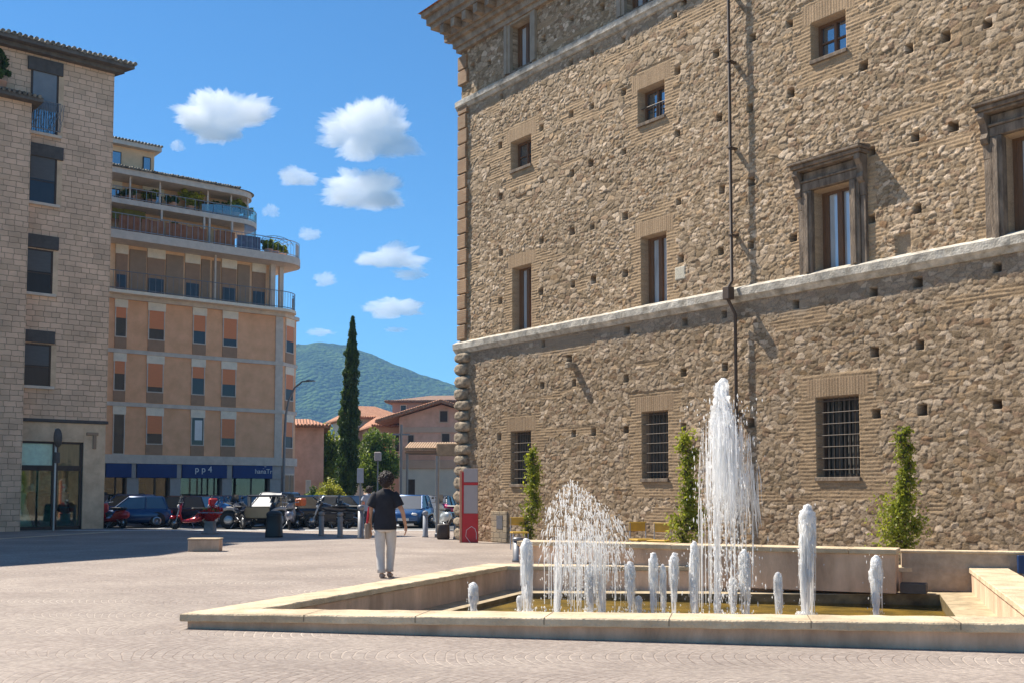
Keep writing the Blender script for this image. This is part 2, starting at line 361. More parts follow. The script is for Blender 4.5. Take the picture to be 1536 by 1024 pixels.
M['greyboard'] = mat('grey_board', (.42, .36, .34), .7, .05, 3)
M['orange'] = mat('orange_plastic', (.6, .12, .02), .5, .1, 5)
M['yellow'] = mat('yellow_plastic', (.5, .3, .04), .6, .15, 5)
M['lavender'] = mat('pale_bowl', (.3, .3, .38), .6, .1, 5)
M['bark'] = mat('bark', (.1, .07, .045), .9, .25, 10, .5, 20)
M['skin'] = mat('skin', (.5, .27, .17), .5, .06, 12)
M['hair'] = mat('dark_hair', (.025, .012, .009), .5, .4, 25, .9, 60)
M['tshirt'] = mat('black_tshirt', (.018, .016, .02), .9, .3, 5, .3, 15)
M['trousers'] = mat('pale_trousers', (.62, .56, .5), .85, .1, 5, .3, 12)
M['shoe'] = mat('pale_shoe', (.4, .3, .24), .6, .1, 8)
M['beige'] = mat('beige_fabric', (.3, .22, .16), .8, .1, 5)
M['greytop'] = mat('pale_grey_top', (.34, .36, .42), .8, .1, 5)
M['jeans'] = mat('dark_jeans', (.03, .035, .05), .8, .1, 5)
M['white_line'] = mat('road_paint', (.6, .6, .58), .7, .25, 4)
M['leaf_bright'] = leafmat('leaf_bright', (.1, .14, .015), (.42, .44, .045), .5)
M['leaf_mid'] = leafmat('leaf_mid', (.05, .09, .01), (.27, .34, .045))
M['leaf_dark'] = leafmat('leaf_dark', (.02, .045, .008), (.11, .17, .03), .3)
M['leaf_yellow'] = leafmat('leaf_yellow', (.25, .28, .03), (.65, .6, .06))
M['flower_red'] = leafmat('flower_red', (.4, .01, .01), (.7, .03, .02))

# ------------------------------------------------------------------ ground
def paving():
    m, nt, p, N, L = newmat('fan_cobble_paving'); p.inputs['Roughness'].default_value = .8; p.inputs['Specular IOR Level'].default_value = .3
    tc = N.new('ShaderNodeTexCoord'); sp = N.new('ShaderNodeSeparateXYZ'); L.new(tc.outputs['Object'], sp.inputs[0])
    def mth(op, a, b=None, c=None):
        n = N.new('ShaderNodeMath'); n.operation = op
        for i, q in enumerate((a, b, c)):
            if q is None: continue
            if hasattr(q, 'links') or hasattr(q, 'is_linked'): L.new(q, n.inputs[i])
            else: n.inputs[i].default_value = q
        return n.outputs[0]
    wn = N.new('ShaderNodeTexNoise'); wn.inputs['Scale'].default_value = .8; L.new(tc.outputs['Object'], wn.inputs['Vector'])
    wob = mth('MULTIPLY', mth('SUBTRACT', wn.outputs['Fac'], .5), .25)
    # arcs bulge towards -x, bays 1.5 m deep in y
    yy = mth('ADD', mth('ADD', sp.outputs[1], mth('MULTIPLY', sp.outputs[0], .12)), wob)
    f = mth('SUBTRACT', mth('MULTIPLY', mth('FRACT', mth('DIVIDE', yy, 1.5)), 2.0), 1.0)
    arc = mth('SUBTRACT', 1.0, mth('SQRT', mth('SUBTRACT', 1.15, mth('MULTIPLY', f, f))))
    r = mth('SUBTRACT', mth('ADD', sp.outputs[0], wob), mth('MULTIPLY', arc, .62))
    cb = N.new('ShaderNodeCombineXYZ'); L.new(yy, cb.inputs[0]); L.new(r, cb.inputs[1])
    b = N.new('ShaderNodeTexBrick'); L.new(cb.outputs[0], b.inputs['Vector']); b.inputs['Scale'].default_value = 1
    b.inputs['Brick Width'].default_value = .1; b.inputs['Row Height'].default_value = .1; b.inputs['Mortar Size'].default_value = .011; b.inputs['Mortar Smooth'].default_value = .6
    b.inputs['Color1'].default_value = (.325, .27, .23, 1); b.inputs['Color2'].default_value = (.26, .213, .183, 1); b.inputs['Mortar'].default_value = (.44, .355, .285, 1)
    pn = N.new('ShaderNodeTexNoise'); pn.inputs['Scale'].default_value = .5; pn.inputs['Detail'].default_value = 4; L.new(tc.outputs['Object'], pn.inputs['Vector'])
    pr = N.new('ShaderNodeMapRange'); pr.inputs['From Min'].default_value = .42; pr.inputs['From Max'].default_value = .62; L.new(pn.outputs['Fac'], pr.inputs[0])
    mm = N.new('ShaderNodeMix'); mm.data_type = 'RGBA'; mm.inputs[6].default_value = (.25, .195, .16, 1); mm.inputs[7].default_value = (.44, .365, .3, 1); L.new(pr.outputs[0], mm.inputs[0]); L.new(mm.outputs[2], b.inputs['Mortar'])
    n = N.new('ShaderNodeTexNoise'); n.inputs['Scale'].default_value = .35; n.inputs['Detail'].default_value = 9; n.inputs['Roughness'].default_value = .7; L.new(tc.outputs['Object'], n.inputs['Vector'])
    mr = N.new('ShaderNodeMapRange'); mr.inputs['From Min'].default_value = .3; mr.inputs['From Max'].default_value = .7; mr.inputs['To Min'].default_value = .84; mr.inputs['To Max'].default_value = 1.12; L.new(n.outputs['Fac'], mr.inputs[0])
    n2 = N.new('ShaderNodeTexNoise'); n2.inputs['Scale'].default_value = 18; n2.inputs['Detail'].default_value = 4; L.new(tc.outputs['Object'], n2.inputs['Vector'])
    mr2 = N.new('ShaderNodeMapRange'); mr2.inputs['From Min'].default_value = .35; mr2.inputs['From Max'].default_value = .65; mr2.inputs['To Min'].default_value = .85; mr2.inputs['To Max'].default_value = 1.15; L.new(n2.outputs['Fac'], mr2.inputs[0])
    sc = mth('MULTIPLY', mr.outputs[0], mr2.outputs[0])
    vm = N.new('ShaderNodeVectorMath'); vm.operation = 'SCALE'; L.new(b.outputs['Color'], vm.inputs[0]); L.new(sc, vm.inputs['Scale']); L.new(vm.outputs[0], p.inputs['Base Color'])
    bp = N.new('ShaderNodeBump'); bp.inputs['Strength'].default_value = .5; bp.inputs['Distance'].default_value = .014; bp.invert = False
    L.new(mth('SUBTRACT', mth('MULTIPLY', n2.outputs['Fac'], .9), b.outputs['Fac']), bp.inputs['Height']); L.new(bp.outputs[0], p.inputs['Normal'])
    return m
FL, BL, BR, FR = Vector((-3.54, 11.75, 0)), Vector((-.40, 19.4, 0)), Vector((7.95, 17.5, 0)), Vector((5.45, 9.9, 0))
def lerp(a, b, t): return a + (b - a) * t
def ins(P, d):   # inset quad (ccw or cw) by d
    out = []; n = len(P); c = sum(P, Vector((0, 0, 0))) / n
    for i in range(n):
        a, b, e = P[i - 1], P[i], P[(i + 1) % n]
        def off(p, q):
            v = (q - p).normalized(); nn = Vector((-v.y, v.x, 0))
            if nn.dot(c - p) < 0: nn = -nn
            return p + nn * d, v
        p1, v1 = off(a, b); p2, v2 = off(b, e)
        A = np.array([[v1.x, -v2.x], [v1.y, -v2.y]]); s, _ = np.linalg.solve(A, np.array([p2.x - p1.x, p2.y - p1.y]))
        out.append(p1 + v1 * float(s))
    return out
QUAD = [FL, BL, BR, FR]
def tilt(p): return .012 * ((p.x - FL.x) * .973 - (p.y - FL.y) * .23)
HOLE = ins(QUAD, .12)
G0, G1, GX = -60, 2480, 1350
me = MB(); o = [(-GX, G0, 0), (-GX, G1, 0), (GX, G1, 0), (GX, G0, 0)]
me.add(o + [tuple(h) for h in HOLE], [(0, 1, 5, 4), (1, 2, 6, 5), (2, 3, 7, 6), (3, 0, 4, 7)])
g = me.build('ground', paving()); tag(g, kind='structure')
asph = MB().add([(-60, 41.2, .004), (8, 41.2, .004), (8, 130, .004), (-60, 130, .004)], [(0, 1, 2, 3)]).build('road', mat('asphalt', (.075, .072, .07), .9, .2, 2, .3, 60)); tag(asph, kind='structure')
ln = MB()
for x in range(-26, 3, 3): ln.box(x, x + .12, 42.2, 46.8, .005, .009)
ln.box(-30, 6, 41.9, 42.05, .005, .009); ln.box(-17, 6, 40.3, 41.0, .002, .006)
tag(ln.build('road_marking', M['white_line']), kind='structure')
kb = MB(); a, b = ong(0, 808), ong(175, 797); v = (b - a).normalized(); nrm = Vector((-v.y, v.x, 0)) * .35
a2 = a - v * 12
kb.prism([a2, b, b + nrm, a2 + nrm][::-1], .002, .006); tag(kb.build('kerb_strip', M['pool_stone']), kind='structure')

# ------------------------------------------------------------------ fountain basin
def quadring(mb, P, Q, zp, zq, m=0):   # ring of 4 quads between loops P and Q with heights + tilt
    vs = [(p.x, p.y, zp + tilt(p)) for p in P] + [(q.x, q.y, zq + tilt(q)) for q in Q]
    mb.add(vs, [(i, (i + 1) % 4, 4 + (i + 1) % 4, 4 + i) for i in range(4)], m)
ft = thing('fountain', 'long low beige stone fountain basin holding the water jets in the square', 'fountain', (0, 0, 0))
ZT = .165
lo, li = ins(QUAD, -.05), ins(QUAD, .52)
def subring(name, loops, mats, parent, seg=60, wob=.004):
    # loops: list of (quad, z, matidx) ; subdivided ring with slight unevenness
    V = []; Q = []; n = seg * 4
    for k, (P, z) in enumerate(loops):
        for e in range(4):
            for i in range(seg):
                p = lerp(P[e], P[(e + 1) % 4], i / seg); q = math.sin(i * 1.7 + e * 3 + k) * wob * .5 + random.uniform(-wob, wob) * .5
                V.append((p.x, p.y + q, z + tilt(p) + q))
    for k in range(len(loops) - 1):
        for i in range(n): Q.append((k * n + i, k * n + (i + 1) % n, (k + 1) * n + (i + 1) % n, (k + 1) * n + i))
    return npmesh(name, V, Q, mats, parent, smooth=False)
subring('coping', [(ins(QUAD, .03), ZT - .085), (lo, ZT - .085), (ins(QUAD, -.055), ZT - .075), (ins(QUAD, -.055), ZT - .012), (ins(QUAD, -.045), ZT), (ins(QUAD, .51), ZT), (ins(QUAD, .52), ZT - .01), (ins(QUAD, .52), ZT - .07), (ins(QUAD, .47), ZT - .075)], M['pool_stone'], ft)
jm = mat('joint_mortar', (.16, .12, .08), .9, .2, 6)
for e in range(4):
    a, b = QUAD[e], QUAD[(e + 1) % 4]; v = (b - a).normalized(); nn = Vector((-v.y, v.x, 0)); nn = nn if nn.dot(sum(QUAD, Vector((0, 0, 0))) / 4 - a) > 0 else -nn; k = int((b - a).length / 1.15)
    for i in range(1, k):
        p = a + v * ((b - a).length * i / k + random.uniform(-.06, .06)); z = ZT + tilt(p) + .0035; h_ = v * .004
        o1, o2, o3 = p - nn * .058, p + nn * .5, p - nn * .0595
        MB().add([(o1.x - h_.x, o1.y - h_.y, z), (o1.x + h_.x, o1.y + h_.y, z), (o2.x + h_.x, o2.y + h_.y, z), (o2.x - h_.x, o2.y - h_.y, z), (o3.x - h_.x, o3.y - h_.y, z - .07), (o3.x + h_.x, o3.y + h_.y, z - .07)], [(0, 1, 2, 3), (4, 5, 1, 0)]).build('coping_joint', jm, ft)
mb = MB(); quadring(mb, QUAD, QUAD, ZT - .08, -.35); quadring(mb, ins(QUAD, .49), ins(QUAD, .49), ZT - .08, -.30)
mb.build('basin_wall', M['pool_face'], ft)
mb = MB(); t2 = lambda p: .018 * ((p.x - FL.x) * .973 - (p.y - FL.y) * .23)
A_, B_ = ins(QUAD, .48), ins(QUAD, .98); f4 = [(i, (i + 1) % 4, 4 + (i + 1) % 4, 4 + i) for i in range(4)]
mb.add([(p.x, p.y, -.268 + t2(p)) for p in A_] + [(p.x, p.y, -.275 + t2(p)) for p in B_], f4); mb.add([(p.x, p.y, -.275 + t2(p)) for p in B_] + [(p.x, p.y, -.31 + t2(p)) for p in B_], f4)
mb.build('ledge', M['pinkledge'], ft)
mb = MB(); B_ = ins(QUAD, .985); mb.add([(p.x, p.y, -.28 + t2(p)) for p in B_] + [(p.x, p.y, -.95) for p in B_], f4); mb.build('inner_riser', M['pool_wet'], ft)
q = ins(QUAD, .95); mb = MB().add([(p.x, p.y, -.33) for p in q], [(0, 1, 2, 3)]); mb.build('basin_floor', M['pool_floor'], ft)
def watermat():
    m, nt, p, N, L = newmat('pool_water')
    t = N.new('ShaderNodeBsdfTransparent'); t.inputs[0].default_value = (.95, .88, .6, 1)
    g = N.new('ShaderNodeBsdfGlossy'); g.inputs['Roughness'].default_value = .2
    lw = N.new('ShaderNodeFresnel'); lw.inputs[0].default_value = 1.33
    tc = N.new('ShaderNodeTexCoord'); n = N.new('ShaderNodeTexNoise'); n.inputs['Scale'].default_value = 7; n.inputs['Detail'].default_value = 4; L.new(tc.outputs['Object'], n.inputs['Vector'])
    b = N.new('ShaderNodeBump'); b.inputs['Strength'].default_value = .8; b.inputs['Distance'].default_value = .06; L.new(n.outputs['Fac'], b.inputs['Height']); L.new(b.outputs[0], g.inputs['Normal'])
    mu = N.new('ShaderNodeMath'); mu.operation = 'MULTIPLY'; mu.inputs[1].default_value = .28; L.new(lw.outputs[0], mu.inputs[0])
    mx = N.new('ShaderNodeMixShader'); L.new(mu.outputs[0], mx.inputs[0]); L.new(t.outputs[0], mx.inputs[1]); L.new(g.outputs[0], mx.inputs[2]); L.new(mx.outputs[0], N['Material Output'].inputs[0])
    return m
WZ = -.29
q = ins(QUAD, .965); tag(MB().add([(p.x, p.y, WZ) for p in q], [(3, 2, 1, 0)]).build('fountain_water', watermat()), kind='structure')

# upper trough behind the basin
ax = (BR - BL).normalized(); ay = Vector((-ax.y, ax.x, 0))
D1 = 19.1
pl, pr = ong(775, 811, .58), ong(1345, 820, .62)
tr = thing('stone_trough', 'long raised pale stone trough behind the fountain below the palace wall', 'trough', (pl.x, pl.y, 0), math.atan2(pr.y - pl.y, pr.x - pl.x))
TL = (pr - pl).length
mb = MB(); mb.box(.03, TL - .03, .03, .52, -.1, .50); mb.build('trough_wall', M['pool_face'], tr)
mb = MB(); n = 9
for i in range(n): mb.bbox(i * TL / n + .003, (i + 1) * TL / n - .003, 0, .58, .502, .585 + random.uniform(-.004, .004), .008)
mb.build('trough_coping', M['pool_stone'], tr)
mb = MB(); mb.box(TL + .02, TL + .4, .15, .5, -.1, .05, 0); mb.build('dark_slot', M['slate'], tr)
# low wall to the right in front of palace
a, b = ong(1352, 826, .52), ong(1536, 829, .52); v = (b - a).normalized()
lw = thing('low_wall', 'low plain beige wall at the right foot of the palace behind the fountain', 'wall', (a.x, a.y, 0), math.atan2(v.y, v.x))
MB().box(0, 4.5, 0, .3, -.1, .5).build('wall_body', mat('rough_plaster', (.38, .29, .2), .9, .12, 5, .6, 14, col2=(.44, .34, .25)), lw)
MB().bbox(-.02, 4.52, -.02, .32, .502, .54, .008).build('wall_coping', M['pool_stone'], lw)

# ------------------------------------------------------------------ palazzo
PC = ong(690, 809); PA = R(37); PD = (math.sin(PA), -math.cos(PA)); PRZ = math.atan2(PD[1], PD[0])
def fp(x, y): return onpl(x, y, (PC.x, PC.y), PD)
pal = thing('stone_palace', 'huge rough stone palace with pale string courses and putlog holes', 'palace', (PC.x, PC.y, 0), PRZ)
def rect(x0, yt, x1, yb):
    t0, zt = fp(x0, yt); _, zb = fp(x0, yb); t1, _ = fp(x1, yt); return [t0, t1, zb, zt]
WG = [rect(767, 648, 797, 726), rect(963, 618, 1002, 718), rect(1224, 597, 1288, 716)]
WM = [rect(769, 403, 797, 498), rect(962, 357, 1000, 465), rect(1222, 288, 1278, 413), rect(1508, 205, 1570, 362)]
WU = [rect(767, 215, 797, 258), rect(957, 137, 997, 189), rect(1217, 36, 1269, 94)]
WT = [rect(767, 40, 797, 110), rect(938, -80, 975, 23)]
WM[3][1] = WM[3][0] + 1.25
u = WU[2]; dt = WU[2][0] - WU[1][0]; WU.append([u[0] + dt * .95, u[1] + dt * .95, u[2], u[3]])
WG.append([18.6, 19.6, WG[2][2], WG[2][3]])
Z_LO, Z_HI = 5.72, 13.33     # bottoms of the string courses
HOLES = [(852,3),(903,11),(857,30),(815,59),(711,67),(734,95),(709,101),(935,60),(888,81),(857,94),(1012,23),(1026,3),(1075,82),(1017,107),(936,139),(888,160),(857,172),(813,192),(751,219),(752,146),(1080,177),(1017,200),(937,228),(887,245),(859,261),(814,271),(752,295),(1084,285),(1019,303),(938,325),(889,340),(859,347),(813,361),(752,379),(1022,389),(1082,377),(939,410),(891,420),(860,427),(813,438),(751,452),(1086,472),(1027,483),(941,496),(815,515),(855,538),(1088,550),(1026,558),(940,567),(862,574),(814,578),(749,655),(861,650),(891,647),(940,644),(1026,640),(1130,57),(1185,37),(1296,100),(1365,74),(1420,56),(1483,36),(1187,140),(1125,163),(1128,273),(1308,227),(1373,206),(1431,190),(1127,368),(1191,357),(1307,329),(1377,313),(1489,286),(1496,402),(1377,424),(1310,438),(1194,457),(1312,527),(1380,517),(1315,620),(1384,614),(1497,606),(1127,633)]
ST = .019; nx, nz = 1147, 815
T, Z = np.meshgrid(.02 + np.arange(nx) * ST, -.05 + np.arange(nz) * ST, indexing='ij')
wx = (fbm(T * 3, Z * 3, 3) - .5) * .2; wz = (fbm(T * 3 + 50, Z * 3, 7) - .5) * .12
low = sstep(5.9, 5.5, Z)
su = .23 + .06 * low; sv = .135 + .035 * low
F1a, F2a, IDa, DXa, DYa = voro((T + wx) / .135, (Z + wz) / .078, 21, 1.0, .3)
F1b, F2b, IDb, DXb, DYb = voro((T + wx) / .165, (Z + wz) / .092, 22, 1.0, .6)
F1c, F2c, IDc, DXc, DYc = voro((T + wx * 1.5) / .24, (Z + wz) / .13, 23, 1.0, .4)
sel_lo = Z < 5.8
pick = fbm(T * .9, Z * .9, 31)
small = (pick > .60) & ~sel_lo
def ch(a, b, c): return np.where(small, c, np.where(sel_lo, b, a))
F1, F2, ID, DX, DY = ch(F1a, F1b, F1c), ch(F2a, F2b, F2c), ch(IDa, IDb + 70000, IDc + 140000), ch(DXa, DXb, DXc), ch(DYa, DYb, DYc)
RT = rng.random((210000, 6)); rnd = RT[ID % 210000]
edge = sstep(.0, .15, F2 - F1)
hgt = edge * (.006 + .014 * rnd[..., 0]) + edge * (DX * (rnd[..., 1] - .5) + DY * (rnd[..., 2] - .5)) * .028 - F1 * F1 * .002
hgt = hgt * (.6 + .5 * fbm(T * .4, Z * .4, 44)) * (1 - .12 * low)
rough = (fbm(T * 14, Z * 14, 41) - .5) * .016
hgt += rough * edge + (fbm(T * .5, Z * .5, 43) - .5) * .05
stone = np.stack([.27 + .25 * rnd[..., 3], .195 + .205 * rnd[..., 3], .115 + .16 * rnd[..., 3]], -1)
pale = (rnd[..., 4] > .84)[..., None]; stone = np.where(pale, stone * np.array([1.3, 1.33, 1.38]) + .03, stone)
brn = (rnd[..., 4] < .1)[..., None]; stone = np.where(brn, stone * np.array([.78, .7, .66]), stone)
ora = (rnd[..., 5] > .93)[..., None]; stone = np.where(ora, stone * np.array([1.03, .95, .84]), stone)
mort = np.array([.19, .135, .08])
colr = mort * (1 - edge[..., None]) + stone * edge[..., None]
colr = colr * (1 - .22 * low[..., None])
# brick work: around openings and patches of thin courses
bm = np.zeros(T.shape); vert = np.zeros(T.shape)
rj = (vnoise(np.floor(Z / .14) * 7.3, T * 0 + 5, 51) - .5) * .32
for wn_, ml, mt, mbm in [(q_, .42, .5, .45) for q_ in WG] + [(q_, .33, .42, .05) for q_ in WM[:2]] + [(q_, .5, .75, .05) for q_ in WM[2:]] + [(q_, .42, .5, .5) for q_ in WU]:
    t0, t1, z0, z1 = wn_
    m_ = (T > t0 - ml - rj) & (T < t1 + ml + rj) & (Z > z0 - mbm) & (Z < z1 + mt); bm = np.maximum(bm, m_)
    v_ = (T > t0 - .22) & (T < t1 + .22) & (Z > z1) & (Z < z1 + .4); vert = np.maximum(vert, v_)
pat = (fbm(T * .55, Z * 2.6, 61) > .67) & (fbm(T * .7, Z * 1.1, 67) > .42); bm = np.maximum(bm, pat * 1.0)
bm = np.maximum(bm, ((T > 10.35) & (T < 10.75)) * 0.0)
row = np.floor(Z / .075 + (fbm(T * 1.2, Z * 0 + 3, 71) - .5) * .5); fr = Z / .075 + (fbm(T * 1.2, Z * 0 + 3, 71) - .5) * .5 - row
bl = T / .24 + (row % 2) * .5 + vnoise(row * 3.7, row * 0, 73); bid = (np.floor(bl) * 31 + row * 17).astype(int) % 210000
rb = RT[bid]
hb = (.005 + .009 * rb[..., 0]) * sstep(.0, .3, np.minimum(fr, 1 - fr)) + (fbm(T * 20, Z * 25, 75) - .5) * .01
frv = (T / .07) % 1; hv = .010 * sstep(0, .25, np.minimum(frv, 1 - frv)); vid = (np.floor(T / .07) * 13).astype(int) % 210000
hb = np.where(vert > 0, hv, hb)
cb_ = np.stack([.345 + .09 * rb[..., 1], .245 + .07 * rb[..., 1], .145 + .05 * rb[..., 1]], -1)
cb_ = np.where(vert[..., None] > 0, np.stack([.35 + .08 * RT[vid][..., 1], .248 + .06 * RT[vid][..., 1], .152 + .04 * RT[vid][..., 1]], -1), cb_)
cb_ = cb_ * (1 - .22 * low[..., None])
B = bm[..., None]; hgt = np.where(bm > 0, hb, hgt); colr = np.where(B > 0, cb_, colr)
# greyer, smoother streaked band under the string courses
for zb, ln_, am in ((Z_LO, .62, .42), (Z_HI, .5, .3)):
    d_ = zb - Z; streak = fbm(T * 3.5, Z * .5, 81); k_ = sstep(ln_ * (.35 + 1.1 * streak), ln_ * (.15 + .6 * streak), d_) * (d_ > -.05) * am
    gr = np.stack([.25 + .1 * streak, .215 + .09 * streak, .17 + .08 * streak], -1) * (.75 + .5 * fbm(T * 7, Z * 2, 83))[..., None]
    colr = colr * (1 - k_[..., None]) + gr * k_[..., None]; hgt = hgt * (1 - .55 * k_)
grime = .86 + .28 * fbm(T * .35, Z * .6, 91, 5); colr = colr * grime[..., None] * np.array([.98, .945, .92])
# blocked niche
t0, z1 = fp(1343, 352); t1, _ = fp(1366, 345); _, z0 = fp(1343, 392)
m_ = (T > t0) & (T < t1) & (Z > z0) & (Z < z1); hgt = np.where(m_, -.07 + hgt * .3, hgt); colr = np.where(m_[..., None], np.array([.36, .27, .18]), colr)
t0, z1 = fp(1013, 402); m_ = (T > t0) & (T < t0 + .32) & (Z > z1 - .3) & (Z < z1); hgt = np.where(m_, .02, hgt); colr = np.where(m_[..., None], np.array([.55, .5, .4]), colr)
for hx, hy in HOLES:
    t, z = fp(hx, hy); r_ = random.uniform(.075, .095)
    if any(a - .1 < t < b + .1 and c - .1 < z < d + .1 for a, b, c, d in WG + WM + WU + WT): continue
    m_ = (abs(T - t) < r_) & (abs(Z - z) < r_ * 1.05); hgt = np.where(m_, -.22, hgt); colr = np.where(m_[..., None], colr * .0 + np.array([.16, .1, .06]), colr)
for t0, t1, z0, z1 in WG + WM + WU + WT:
    m_ = (T > t0) & (T < t1) & (Z > z0) & (Z < z1); hgt = np.where(m_, -.36, hgt); colr = np.where(m_[..., None], np.array([.24, .165, .11]), colr)
V = np.stack([T, -hgt, Z], -1).reshape(-1, 3)
I = (np.arange(nx - 1)[:, None] * nz + np.arange(nz - 1)[None, :]).ravel()
Q = np.stack([I, I + nz, I + nz + 1, I + 1], -1)
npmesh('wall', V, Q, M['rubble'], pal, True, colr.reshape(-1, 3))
MB().prism([(0.03, .4), (21.8, .4), (21.8, 12), (.03, 12)], -.05, 15.4).build('building_core', M['sidewall'], pal)

def strip(name, prof, t0, t1, m, seg=.18, amp=.012, sd=5):
    n = int((t1 - t0) / seg); V = []; Q = []; k = len(prof); r = np.random.default_rng(sd)
    ph = r.random((n + 1, k)) - .5; sm_ = (vnoise(np.arange(n + 1) * .35, np.zeros(n + 1), sd) - .5)
    for i in range(n + 1):
        x = t0 + (t1 - t0) * i / n
        joint = .008 if i % 7 == 0 else 0
        for j, (y, z) in enumerate(prof):
            V.append((x, y + amp * ph[i, j] * (1 if y < -.02 else 0) + joint * (y < -.05), z + amp * .6 * ph[i, j] + sm_[i] * .012))
    for i in range(n):
        for j in range(k - 1): Q.append((i * k + j, (i + 1) * k + j, (i + 1) * k + j + 1, i * k + j + 1))
    V2 = np.array(V); o_ = npmesh(name, V2, Q, m, pal, False)
    cap = MB().add([V[j] for j in range(k)], [tuple(range(k))]); return o_
strip('string_course', [(.03, Z_LO - .03), (-.05, Z_LO - .02), (-.1, Z_LO + .05), (-.15, Z_LO + .1), (-.16, Z_LO + .26), (-.12, Z_LO + .29), (.03, Z_LO + .36)], -.22, 21.6, M['travertine'], sd=5)
strip('string_course', [(.03, Z_HI - .03), (-.05, Z_HI - .01), (-.09, Z_HI + .06), (-.13, Z_HI + .09), (-.14, Z_HI + .24), (-.1, Z_HI + .27), (.03, Z_HI + .32)], -.18, 21.6, M['travertine'], sd=6)
mb = MB()
for zb, p_ in ((Z_LO, .15), (Z_HI, .13)): mb.box(-p_, 0, -.02, 10, zb + .05, zb + .28)
mb.build('string_return', M['travertine'], pal)
# rusticated quoins, rounded blocks
def stoneblock(mb, c, h, sd):
    n1, n2 = 24, 12; r = np.random.default_rng(sd); vs = []
    for i in range(n2 + 1):
        a = -math.pi / 2 + math.pi * i / n2
        for j in range(n1):
            t = 2 * math.pi * j / n1; q = (abs(math.cos(a) * math.cos(t)), abs(math.cos(a) * math.sin(t)), abs(math.sin(a)))
            d = (math.cos(a) * math.cos(t), math.cos(a) * math.sin(t), math.sin(a)); s_ = (q[0] ** 9 + q[1] ** 9 + q[2] ** 5) ** (-1 / 7)
            k = min(1.04, 1 + (r.random() - .5) * .07); s_ = min(s_, 1.32); vs.append([c[x] + d[x] * s_ * h[x] * k for x in range(3)])
    mb.add(vs, [(i * n1 + j, i * n1 + (j + 1) % n1, (i + 1) * n1 + (j + 1) % n1, (i + 1) * n1 + j) for i in range(n2) for j in range(n1)], 0, True)
mb = MB(); z = .0; i = 0
while z < 5.65:
    hh = min(random.uniform(.30, .42), 5.7 - z); wd = .62 if i % 2 else .48
    stoneblock(mb, (wd / 2 - .1 + random.uniform(-.03, .03), .12, z + hh / 2), (wd / 2 + .04, .3, hh / 2 * 1.0), i); z += hh; i += 1
mb.build('corner_quoins', M['quoin'], pal)
mb = MB(); z = 6.1; i = 0
while z < 15.2:
    if not (Z_HI - .1 < z < Z_HI + .3) and z + .46 < 15.3:
        mb.bbox(-.09, .42 if i % 2 else .36, -.09, .3, z, z + .44, .02)
    z += .47; i += 1
mb.build('brick_quoins', M['brick'], pal)
# stone groove beside the quoins
# cornice
mb = MB(); steps = [(15.15, 15.3, .12), (15.3, 15.5, .2), (15.5, 15.62, .32), (15.62, 15.95, .4), (15.95, 16.1, .7), (16.1, 16.35, .8), (16.35, 16.5, .92)]
for a, b, p_ in steps: mb.prism([(-p_, -p_), (21.6, -p_), (21.6, 12 + p_), (-p_, 12 + p_)], a + .001, b)
for i in range(36): mb.box(-.2 + i * .6, .0 + i * .6, -.68, -.39, 15.66, 15.93)
for i in range(19): mb.box(-.68, -.39, -.2 + i * .6, i * .6, 15.66, 15.93)
mb.build('cornice', M['cornice'], pal)
mb = MB(); mb.add([(-1, -1, 16.505), (21.7, -1, 16.505), (21.7, 13, 16.505), (-1, 13, 16.505), (5, 6, 18.5), (17, 6, 18.5)], [(0, 1, 5, 4), (1, 2, 5), (2, 3, 4, 5), (3, 0, 4), (3, 2, 1, 0)])
mb.build('roof', M['roof'], pal)
# windows
def pwin(r_, kind):
    t0, t1, z0, z1 = r_; y = .24
    fr_ = MB()
    fw = .07
    fr_.box(t0, t0 + fw, y, y + .09, z0, z1); fr_.box(t1 - fw, t1, y, y + .09, z0, z1); fr_.box(t0 + fw, t1 - fw, y, y + .09, z1 - fw, z1); fr_.box(t0 + fw, t1 - fw, y, y + .09, z0, z0 + fw)
    c = (t0 + t1) / 2
    if kind in ('tall',): fr_.box(c - .06, c + .06, y - .02, y + .07, z0 + fw, z1 - fw); fr_.box(t0 + fw, t0 + .16, y + .01, y + .07, z0 + fw, z1 - fw); fr_.box(t1 - .16, t1 - fw, y + .01, y + .07, z0 + fw, z1 - fw)
    if kind == 'small': fr_.box(c - .03, c + .03, y - .01, y + .06, z0 + fw, z1 - fw); fr_.box(t0 + fw, t1 - fw, y + .01, y + .05, (z0 + z1) / 2 - .015, (z0 + z1) / 2 + .015)
    w_ = fr_.build('window', M['wood'] if kind != 'grille' else M['darkwood'], pal)
    pn = MB().box(t0 + .02, t1 - .02, y + .05, y + .06, z0 + .02, z1 - .02)
    pn.build('pane', {'tall': M['curtain_glass'], 'small': M['glass'], 'grille': M['dark_glass']}[kind], w_)
    if kind == 'grille':
        gm = MB(); nv = 8; nh = max(5, int((z1 - z0) / .22))
        for i in range(1, nv): x = t0 + (t1 - t0) * i / nv; gm.tube([(x, .06, z0), (x, .06, z1)], .008, 5)
        for i in range(1, nh + 1): zz = z0 + (z1 - z0) * (i - .3) / nh; gm.tube([(t0 - .02, .045, zz), (t1 + .02, .045, zz)], .009, 5)
        gm.build('grille', M['iron'], w_)
        cm = MB()
        for i in range(9):
            x = lerp(t0 + (t1 - t0) * .12, t1 - (t1 - t0) * .1, i / 8); cm.tube([(x, y + .015, z0 + .08), (x, y + .015, z1 - .08)], .035, 6)
        cm.build('curtain', mat('net_curtain', (.07, .065, .055), .9, .3, 4), w_)
    # sill
    MB().bbox(t0 - .03, t1 + .03, -.06, .2, z0 - .07, z0 + .012, .008).build('sill', M['brickish'] if 'brickish' in M else M['surround'], w_)
    return w_
